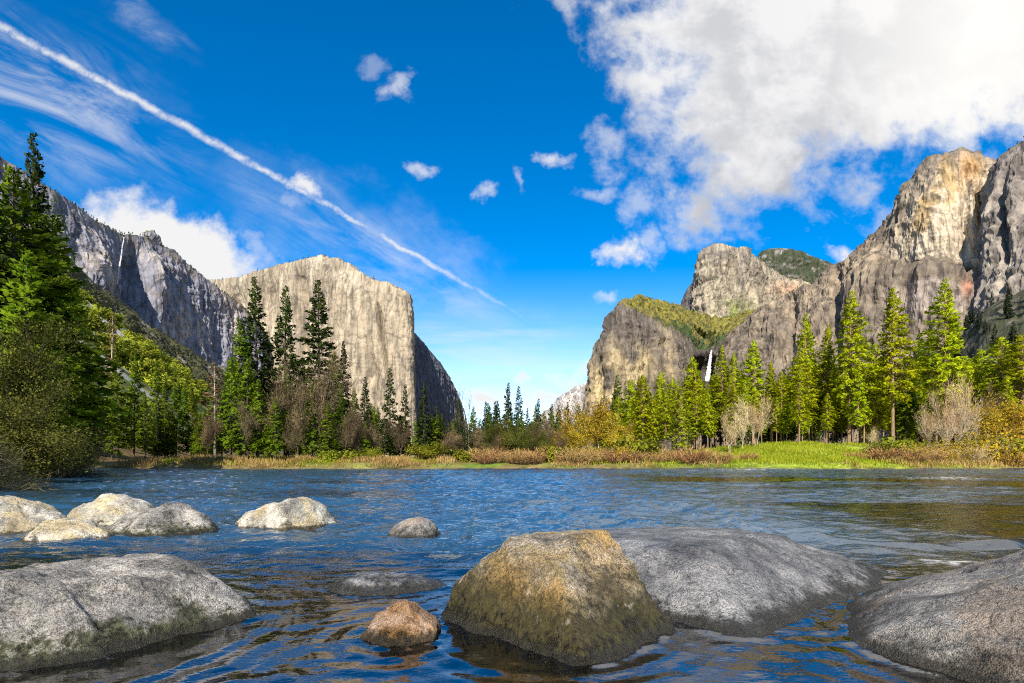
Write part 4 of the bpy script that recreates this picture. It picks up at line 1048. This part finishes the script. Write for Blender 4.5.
for px_, top, D, wf in [(708, 392, 92, 1), (746, 384, 90, 1), (781, 372, 96, .9), (873, 345, 108, 1.2), (918, 335, 112, 1.1), (932, 331, 116, 1.1), (860, 366, 102, 1.2), (833, 372, 108, 1.1), (652, 398, 92, 1), (716, 378, 110, 1.1), (630, 400, 104, 1), (906, 362, 100, 1.2)] + [(600 + 11.5 * k + R_.uniform(-5, 5), R_.uniform(366, 404) + max(0, 640 - 600 - 11.5 * k) * .4, R_.uniform(90, 110), R_.uniform(.9, 1.25)) for k in range(26)] + [(R_.uniform(765, 1010), R_.uniform(352, 398), R_.uniform(97, 114), R_.uniform(1, 1.3)) for k in range(16)] + [(R_.uniform(640, 1015), R_.uniform(356, 400), R_.uniform(95, 118), R_.uniform(.9, 1.2)) for k in range(24)]:
    plant("pine_tree", pick(P_MID if 905 < px_ < 935 else P_LITF), px_, top, D, 'fuller green pine filling the gaps of the lit stand', 'tree', 'fuller pines between the tall lit ones', wf, rng=R_)
for px_, top, D, wf, lab in [(1001, 339, 105, 1.5, 'broad bright green tree at the right edge under the wooded slope'), (1022, 336, 100, 1.5, 'broad bright tree cut off by the right edge'), (982, 350, 112, 1.3, 'broad bright green tree beside the tallest pine')]:
    plant("pine_tree", pick(P_LITF), px_, top, D, lab, 'tree', 'broad bright trees at the right edge', wf, rng=R_)
for k in range(46):
    px_ = R_.uniform(596, 1040); D = R_.uniform(112, 165); top = R_.uniform(372, 408) - (8 if px_ > 780 else 0)
    plant("pine_tree", pick(P_MID + P_DARK), px_, top, D, 'dark pine deep in the wood behind the lit stand', 'tree', 'dark pines in the wood behind', 1.1, rng=R_)
# golden and bare broadleaf trees left of the lit stand
for px_, top, D, v in [(586, 410, 82, 0), (568, 416, 84, 1), (600, 396, 90, 2), (612, 410, 80, 0), (577, 424, 78, 2), (626, 418, 80, 1), (556, 424, 82, 1), (1000, 394, 80, 2), (1018, 402, 78, 1), (984, 404, 76, 0)]:
    plant("broadleaf_tree", B_GOLD[v], px_, top, D, 'slender golden orange tree in new leaf below the far ridge' if px_ < 700 else 'small golden tree in new leaf at the right edge of the far bank', 'tree', 'golden trees at the foot of the cliff' if px_ < 700 else 'golden trees at the right edge', 1.0, rng=R_)
plant("dead_pine_tree", P_DEAD[0], 605, 391, 92, 'reddish dead pine among the golden trees', 'tree', None, 1.1, rng=R_)
plant("dead_pine_tree", P_DEAD[0], 640, 376, 112, 'reddish brown dead pine top against the stained cliff', 'tree', None, 1.2, rng=R_)
plant("pine_tree", P_DARK[0], 568, 402, 100, 'small dark pine under the far ridge', 'tree', None, 1, rng=R_)
plant("pine_tree", P_MID[0], 579, 404, 104, 'small green pine beside the small dark pine', 'tree', None, 1, rng=R_)
for px_, top, D, wf in [(945, 382, 78, .55), (960, 376, 80, .55), (972, 392, 76, .55), (932, 400, 74, .5), (953, 400, 72, .5), (742, 398, 84, .7), (756, 392, 86, .7), (730, 408, 80, .6), (870, 424, 74, .6)]:
    plant("bare_tree", pick(B_PALE), px_, top, D, 'pale leafless tree with upright branches in front of the pines', 'tree', 'pale leafless trees on the right bank', wf, rng=R_)
plant("bare_tree", B_BARE[0], 981, 376, 92, 'reddish brown leafless tree above the pale bare ones on the right', 'tree', None, .7, rng=R_)

# --- the dark group on the left of the far bank
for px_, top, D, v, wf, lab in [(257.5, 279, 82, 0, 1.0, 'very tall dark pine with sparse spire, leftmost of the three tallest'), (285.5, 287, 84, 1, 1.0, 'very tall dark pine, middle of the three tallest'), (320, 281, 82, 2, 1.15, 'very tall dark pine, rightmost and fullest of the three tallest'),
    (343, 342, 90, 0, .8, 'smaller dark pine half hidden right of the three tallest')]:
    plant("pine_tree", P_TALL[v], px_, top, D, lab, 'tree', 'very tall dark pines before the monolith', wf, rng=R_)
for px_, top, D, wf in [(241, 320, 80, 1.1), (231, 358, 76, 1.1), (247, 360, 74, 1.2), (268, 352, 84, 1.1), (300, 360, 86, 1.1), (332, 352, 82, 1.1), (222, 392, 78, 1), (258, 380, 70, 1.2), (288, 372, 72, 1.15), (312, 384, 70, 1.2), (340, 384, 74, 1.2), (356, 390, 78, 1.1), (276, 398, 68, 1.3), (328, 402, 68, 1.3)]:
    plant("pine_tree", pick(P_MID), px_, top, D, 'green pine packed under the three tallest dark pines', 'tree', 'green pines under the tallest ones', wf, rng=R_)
plant("dead_pine_tree", P_DEAD[0], 215, 362, 76, 'pale tan dead pine at the left end of the dark group', 'tree', None, 1.3, rng=R_)
for px_, top, D, v, wf in [(272, 346, 70, 0, .55), (322, 352, 70, 1, .55), (298, 384, 68, 2, .6), (346, 392, 70, 0, .6), (245, 398, 68, 1, .5), (358, 408, 72, 2, .6), (208, 404, 70, 0, .5)]:
    plant("bare_tree", B_BARE[v], px_, top, D, 'big brown leafless tree in front of the dark pines', 'tree', 'brown leafless trees on the far bank', wf * 1.1, rng=R_)
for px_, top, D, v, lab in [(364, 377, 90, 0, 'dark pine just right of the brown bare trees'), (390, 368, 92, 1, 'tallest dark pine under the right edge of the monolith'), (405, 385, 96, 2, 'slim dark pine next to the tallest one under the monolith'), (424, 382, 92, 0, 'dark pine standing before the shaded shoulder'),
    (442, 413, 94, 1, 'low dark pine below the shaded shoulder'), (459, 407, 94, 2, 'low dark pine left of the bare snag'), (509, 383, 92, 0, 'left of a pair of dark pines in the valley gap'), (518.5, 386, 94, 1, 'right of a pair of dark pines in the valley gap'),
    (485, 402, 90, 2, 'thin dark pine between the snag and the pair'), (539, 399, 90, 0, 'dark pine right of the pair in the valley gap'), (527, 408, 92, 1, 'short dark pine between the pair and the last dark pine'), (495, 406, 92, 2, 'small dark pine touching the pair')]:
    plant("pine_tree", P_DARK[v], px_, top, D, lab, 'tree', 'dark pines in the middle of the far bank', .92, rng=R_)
plant("snag", B_SNAG[0], 470, 382, 74, 'bare grey snag with a few crooked limbs in the valley gap', 'tree', None, .55, rng=R_)
for px_, top, D, wf in [(375, 412, 76, .8), (400, 418, 78, .8), (455, 424, 74, .8), (478, 416, 74, .8), (532, 414, 76, .8), (548, 416, 76, .7), (500, 420, 72, .8), (560, 428, 74, .8), (445, 424, 80, 1)]:
    plant("bare_tree", pick(B_BARE), px_, top, D, 'small brown leafless tree along the middle of the far bank', 'tree', 'small leafless trees in the valley gap', wf, rng=R_)
for px_, top, D, wf in [(466, 418, 84, 1.3), (474, 424, 80, 1.3), (482, 420, 86, 1.3), (462, 430, 78, 1.4), (476, 434, 76, 1.4)]:
    plant("pine_tree", pick(P_DARK), px_, top, D, 'low dark young pine under the trees of the far bank', 'tree', 'young pines under the trees of the far bank', wf, rng=R_)
for px_, top, D, wf in [(511, 414, 72, 1.1), (490, 424, 74, 1), (523, 422, 72, 1), (548, 428, 70, 1)]:
    plant("broadleaf_tree", pick(B_OLIVE), px_, top, D, 'olive yellow tree in new leaf below the pair of dark pines', 'tree', 'olive trees in the valley gap', wf, rng=R_)
plant("willow_bush", B_WILL[0], 428, 441, 68, 'round yellow green willow bush at the foot of the monolith', 'bush', None, 1.6, rng=R_)
plant("willow_bush", B_WILL[1], 374, 446, 68, 'low green willow bush left of the round one', 'bush', None, 1.5, rng=R_)
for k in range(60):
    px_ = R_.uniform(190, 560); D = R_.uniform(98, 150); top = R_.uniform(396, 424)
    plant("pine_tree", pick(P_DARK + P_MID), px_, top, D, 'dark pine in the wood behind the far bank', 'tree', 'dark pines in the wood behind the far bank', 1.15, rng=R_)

for k in range(46):
    px_ = R_.uniform(340, 600); D = R_.uniform(86, 125); top = R_.uniform(414, 436)
    plant("pine_tree", pick(P_DARK + P_MID), px_, top, D, 'low dark young pine under the trees of the far bank', 'tree', 'young pines under the trees of the far bank', 1.5, rng=R_)
# --- left bank
def lplant(name, mesh, px_, top, D, label, **k): return plant(name, mesh, px_, top, D, label, 'tree', rng=R_, **k)
lplant("pine_tree", P_TALL[0], 30, 134, 44, 'tall dark pine with ragged open top, nearest on the left bank', wf=.72)
lplant("pine_tree", P_TALL[1], -6, 128, 40, 'tall dark pine cut off by the left edge', wf=.7)
lplant("broadleaf_tree", B_GREEN[0], 0, 190, 54, 'large bright green leafy tree at the left edge', wf=.62)
lplant("broadleaf_tree", B_GREEN[1], 30, 262, 52, 'green leafy tree below the tall ragged pine', wf=.6)
lplant("broadleaf_tree", B_OLIVE[0], 14, 300, 31, 'olive leafy tree low at the left edge', wf=.8)
lplant("broadleaf_tree", B_OLIVE[1], 70, 372, 48, 'olive grey bushy tree over the left waterline', wf=.95)
lplant("bare_tree", B_BARE[2], 92, 402, 56, 'grey brown leafless tree low over the left waterline', wf=.7)
for px_, top, D, lab in [(14, 170, 42, 'green pine rising through the leafy trees at the left edge'), (47, 218, 45, 'pointed green pine right of the tall ragged one'), (68, 280, 50, 'bushy green pine below the left cliff rim'), (28, 252, 38, 'full green pine low in the left bank foliage')]:
    lplant("pine_tree", pick(P_MID), px_, top, D, lab, wf=1.45, group='pines in the left bank foliage')
for px_, top, D, lab in [(22, 396, 27, 'olive leafy bush overhanging the water at the left'), (58, 412, 36, 'second olive leafy bush along the left waterline'), (88, 424, 47, 'farthest olive leafy bush along the left waterline')]:
    plant("leafy_bush", B_OLIVE[0], px_, top, D, lab, 'bush', None, 1.5, rng=R_)
lplant("dead_pine_tree", P_DEAD[0], 111, 312, 140, 'tan dead pine on the sunlit slope', wf=.9)
for px_, top, D, wf, lab in [(58, 268, 60, 1.1, 'pine rising behind the left bank leaves'), (84, 345, 62, 1.1, 'dark layered pine just right of the olive bushy tree'), (70, 306, 72, 1.1, 'green pine below the sunlit slope top'), (100, 346, 76, .95, 'pine in front of the upper talus'),
    (118, 346, 82, .8, 'bright tipped pine left of the grey talus'), (134, 356, 86, .85, 'pine overlapping the grey talus'), (155, 362, 92, .85, 'pine standing against the grey talus'), (176, 386, 96, .9, 'low pine under the end of the talus'), (192, 388, 98, 1.0, 'last pine of the left bank row before the dead tan one'), (165, 386, 86, 1, 'short pine in the left bank row'), (145, 392, 80, 1.1, 'short bushy pine near the left end of the river'), (112, 398, 74, 1.2, 'short wide pine behind the leafless tree')]:
    lplant("pine_tree", pick(P_MID), px_, top, D, lab, wf=wf, group='pines along the left bank')
for k in range(34):
    px_ = R_.uniform(60, 205); D = R_.uniform(80, 125); top = R_.uniform(405, 432)
    lplant("pine_tree", pick(P_MID + P_DARK), px_, top, D, 'dark young pine low in the left bank wood', wf=1.3, group='young pines low in the left bank wood')
for k in range(20):
    u_ = R_.uniform(-0.95, -0.56); D = R_.uniform(170, 430); x = u_ * D
    if hill_raw(np.array(x), np.array(D)) < 6: continue
    loc = (x, D, float(ground_z(x, D)))
    plant("pine_tree", pick(P_MID), None, None, None, 'green pine scattered over the sunlit slope', 'tree', 'pines on the sunlit left slope', 1.1, loc=loc, H=R_.uniform(8, 15), rng=R_)
for k in range(290):
    u_ = R_.uniform(-0.98, -0.54); D = R_.uniform(215, 540); x = u_ * D
    if hill_raw(np.array(x), np.array(D)) < 4 or (talus_band(x, D) > .5 and R_.random() < .9): continue
    plant("slope_bush", pick(S_BRUSH), None, None, None, 'round green and yellow bush on the sunlit slope', 'bush', 'bushes on the sunlit left slope', R_.uniform(.8, 1.4), loc=(x, D, float(ground_z(x, D))), H=R_.uniform(2.5, 7), rng=R_)
# overhanging bare willows close by on the left
for x, y, H, lab in [(-19.6, 20.8, 3.4, 'grey bare willow leaning over the water at the left edge'), (-24.0, 27, 3.6, 'grey bare willow behind the nearest one on the left bank'), (-28.5, 36, 3.6, 'grey bare willow farthest along the left bank'), (-21.5, 23.4, 2.4, 'low bare willow drooping to the left waterline')]:
    plant("willow_bush", pick(S_GREY), None, None, None, lab, 'bush', None, 1.25, loc=(x, y, float(ground_z(x, y))), H=H, rng=R_)

# --- bushes and grass on the water's edge
for k in range(48):
    px_ = R_.uniform(470, 765) if k < 38 else R_.uniform(885, 945); x = U(px_) * 63
    y = 62.3 + 1.3 * math.sin(x * .11 + 1) + .8 * math.sin(x * .31 + 2) + R_.uniform(.6, 4.5)
    plant("red_willow_bush", pick(S_RED), None, None, None, 'reddish leafless willow bush at the edge of the far bank', 'bush', 'reddish willow bushes on the far bank', R_.uniform(1, 1.5), loc=(U(px_) * y, y, float(ground_z(U(px_) * y, y))), H=R_.uniform(.9, 1.9), rng=R_)
for k in range(18):
    px_ = R_.uniform(915, 1060); y = R_.uniform(63.5, 74)
    plant("straw_bush", pick(S_STRAW), None, None, None, 'straw coloured leafless bush on the far bank', 'bush', 'straw coloured bushes on the far bank', R_.uniform(1, 1.4), loc=(U(px_) * y, y, float(ground_z(U(px_) * y, y))), H=R_.uniform(1.0, 2.2), rng=R_)
for px_, y, H in [(905, 66, 2.6), (898, 69, 3), (1000, 68, 3.4), (1018, 66, 3), (633, 68, 3.2), (640, 70, 2.8), (975, 72, 2.6), (600, 70, 2), (465, 66, 1.6), (555, 66, 2), (352, 66, 1.6), (330, 65, 1.5), (1045, 66, 3)]:
    plant("leafy_bush", pick(S_LOW), None, None, None, 'yellow green leafy bush on the far bank', 'bush', 'leafy bushes on the far bank', 1.1, loc=(U(px_) * y, y, float(ground_z(U(px_) * y, y))), H=H, rng=R_)

for px_, y, H in [(912, 64.5, 2.2), (925, 66, 2.6), (940, 65, 2.0), (968, 67, 3.0), (985, 66, 3.6), (1003, 70, 4.6), (1020, 68, 4.2), (1035, 66, 3.2), (958, 64.5, 1.8), (890, 66, 1.8), (1012, 64, 2.0), (880, 72, 2.2), (590, 67, 2.2), (572, 66, 1.8), (618, 66, 2.2)]:
    plant("golden_bush", pick(S_GOLD), None, None, None, 'golden yellow bush in new leaf on the far bank', 'bush', 'golden bushes on the far bank', 1.1, loc=(U(px_) * y, y, float(ground_z(U(px_) * y, y))), H=H, rng=R_)
def grass(name, n, xr, yr, hgt, mat, label, keep, seed):
    rng = np.random.default_rng(seed)
    x = rng.uniform(*xr, n); y = rng.uniform(*yr, n)
    k = (river_d(x, y) > 0.15) & (keep(x, y, rng.random(n))); x, y = x[k], y[k]; n = len(x)
    z = ground_z(x, y)
    L = hgt * rng.uniform(.5, 1.3, n) * (0.75 + .5 * pnoise(np.stack([x / 2.2, y / 2.2, x * 0], -1)))
    d = np.stack([rng.normal(0, .32, n), rng.normal(0, .32, n), np.ones(n)], -1)
    v, f, lf = diamonds(np.stack([x, y, z - .03], -1), d, np.abs(L) + .1, np.full(n, .028) * rng.uniform(.7, 1.5, n), rng, .05)
    tag(link(name, mesh_np(name, v, f, mat, False, {'leaf': lf})), label, None, None, 'stuff')
pn2 = lambda x, y, s: pnoise(np.stack([x / s, y / s, x * 0 + 2.2], -1))
grass("dry_grass", 60000, (-45, 70), (60, 73), .75, G_STRAW, 'dry straw coloured grass along the far bank',
      lambda x, y, r: (pn2(x, y, 5) + .5 * (r - .5) + np.where((x > 27) & (x < 42), -.55, .0) + np.where(x > 42, .5, 0) + np.where(x < 12, .05, 0) > 0.02), 1)
grass("green_grass", 90000, (-45, 75), (60.5, 92), .55, G_GREEN, 'bright green meadow grass on the far bank',
      lambda x, y, r: (pn2(x, y, 6) * -1 + .5 * (r - .5) + np.where((x > 24) & (x < 48), .7, 0) - np.where(y > 75, .1, 0) + np.where(x < 16, -.3, 0) > 0.05), 2)
rngg = np.random.default_rng(5)
grass("shore_grass", 9000, (-48, -16), (14, 62), .6, G_GREEN, 'green grass fringe under the left bank trees', lambda x, y, r: r < .9, 3)

# --- small trees on the rims, ledges and wooded slope
def tree_mass(name, pts, hr, mat, label, seed):
    """tiny far-off trees along a rim that nobody could count: one object"""
    rng = np.random.default_rng(seed); C, D, L, Wd = [], [], [], []
    for p in pts:
        H = rng.uniform(*hr); m = 16
        tt = rng.random(m) ** 1.3; a = rng.random(m) * 6.28; r = H * .22 * (1 - tt)
        C.append(np.stack([p[0] + r * np.cos(a) * .5, p[1] + r * np.sin(a) * .5, p[2] - 1 + tt * H * .85], -1))
        D.append(np.stack([np.cos(a) * (1 - tt), np.sin(a) * (1 - tt), .35 + tt], -1)); ll = H * .3 * rng.uniform(.7, 1.2, m); L.append(ll); Wd.append(ll * .3)
    v, f, lf = diamonds(np.concatenate(C), np.concatenate(D), np.concatenate(L), np.concatenate(Wd), rng, .1)
    tag(link(name, mesh_np(name, v, f, mat, False, {'leaf': lf})), label, None, None, 'stuff')
def rim_pts(poly, n, seed, spread=30, lo=0, hi=1):
    rng = np.random.default_rng(seed); pl = resample(poly, 400); i = (rng.uniform(lo, hi, n) * 399).astype(int)
    P = np.array([at(*pl[k]) for k in i]); b = rng.random(n) * spread
    P[:, 1] += b; P[:, 0] += b * P[:, 0] / P[:, 1]; P[:, 2] += b * 0.12
    return P
tree_mass("clifftop_wood", np.concatenate([rim_pts(rimA, 190, 1, 40, .15), rim_pts(rimB, 60, 2, 60, .0, .8)]), (9, 20), L_DARK, 'tiny trees along the rims of the left cliffs', 1)
tree_mass("clifftop_wood", np.concatenate([rim_pts(rimF, 110, 3, 30, .0, .98), rim_pts(rimE, 90, 4, 40), rim_pts(rimE2, 150, 5, 60), rim_pts(rimG, 60, 6, 30)]), (6, 14), L_DARK, 'tiny trees along the rims of the right cliffs', 2)
tree_mass("shelf_wood", np.concatenate([rim_pts(crD, 200, 7, 10, .33), rim_pts(rimD, 160, 8, 30, .38), rim_pts(ledge_hi, 40, 9, 8, .7)]), (7, 16), L_MID, 'small trees on the shelf above the waterfall and along the ledge', 3)
rngH = np.random.default_rng(9); cnt = 0
while cnt < 75:
    i, j = rngH.integers(18, B_H.shape[0] - 4), rngH.integers(4, B_H.shape[1] - 30); p = B_H[i, j]; cnt += 1
    plant("fir_tree", pick(P_FIR), None, None, None, 'dark fir on the shaded wooded slope at the right', 'tree', 'dark firs on the wooded slope', 1.1, loc=tuple(p), H=float(rngH.uniform(18, 34)), rng=R_)
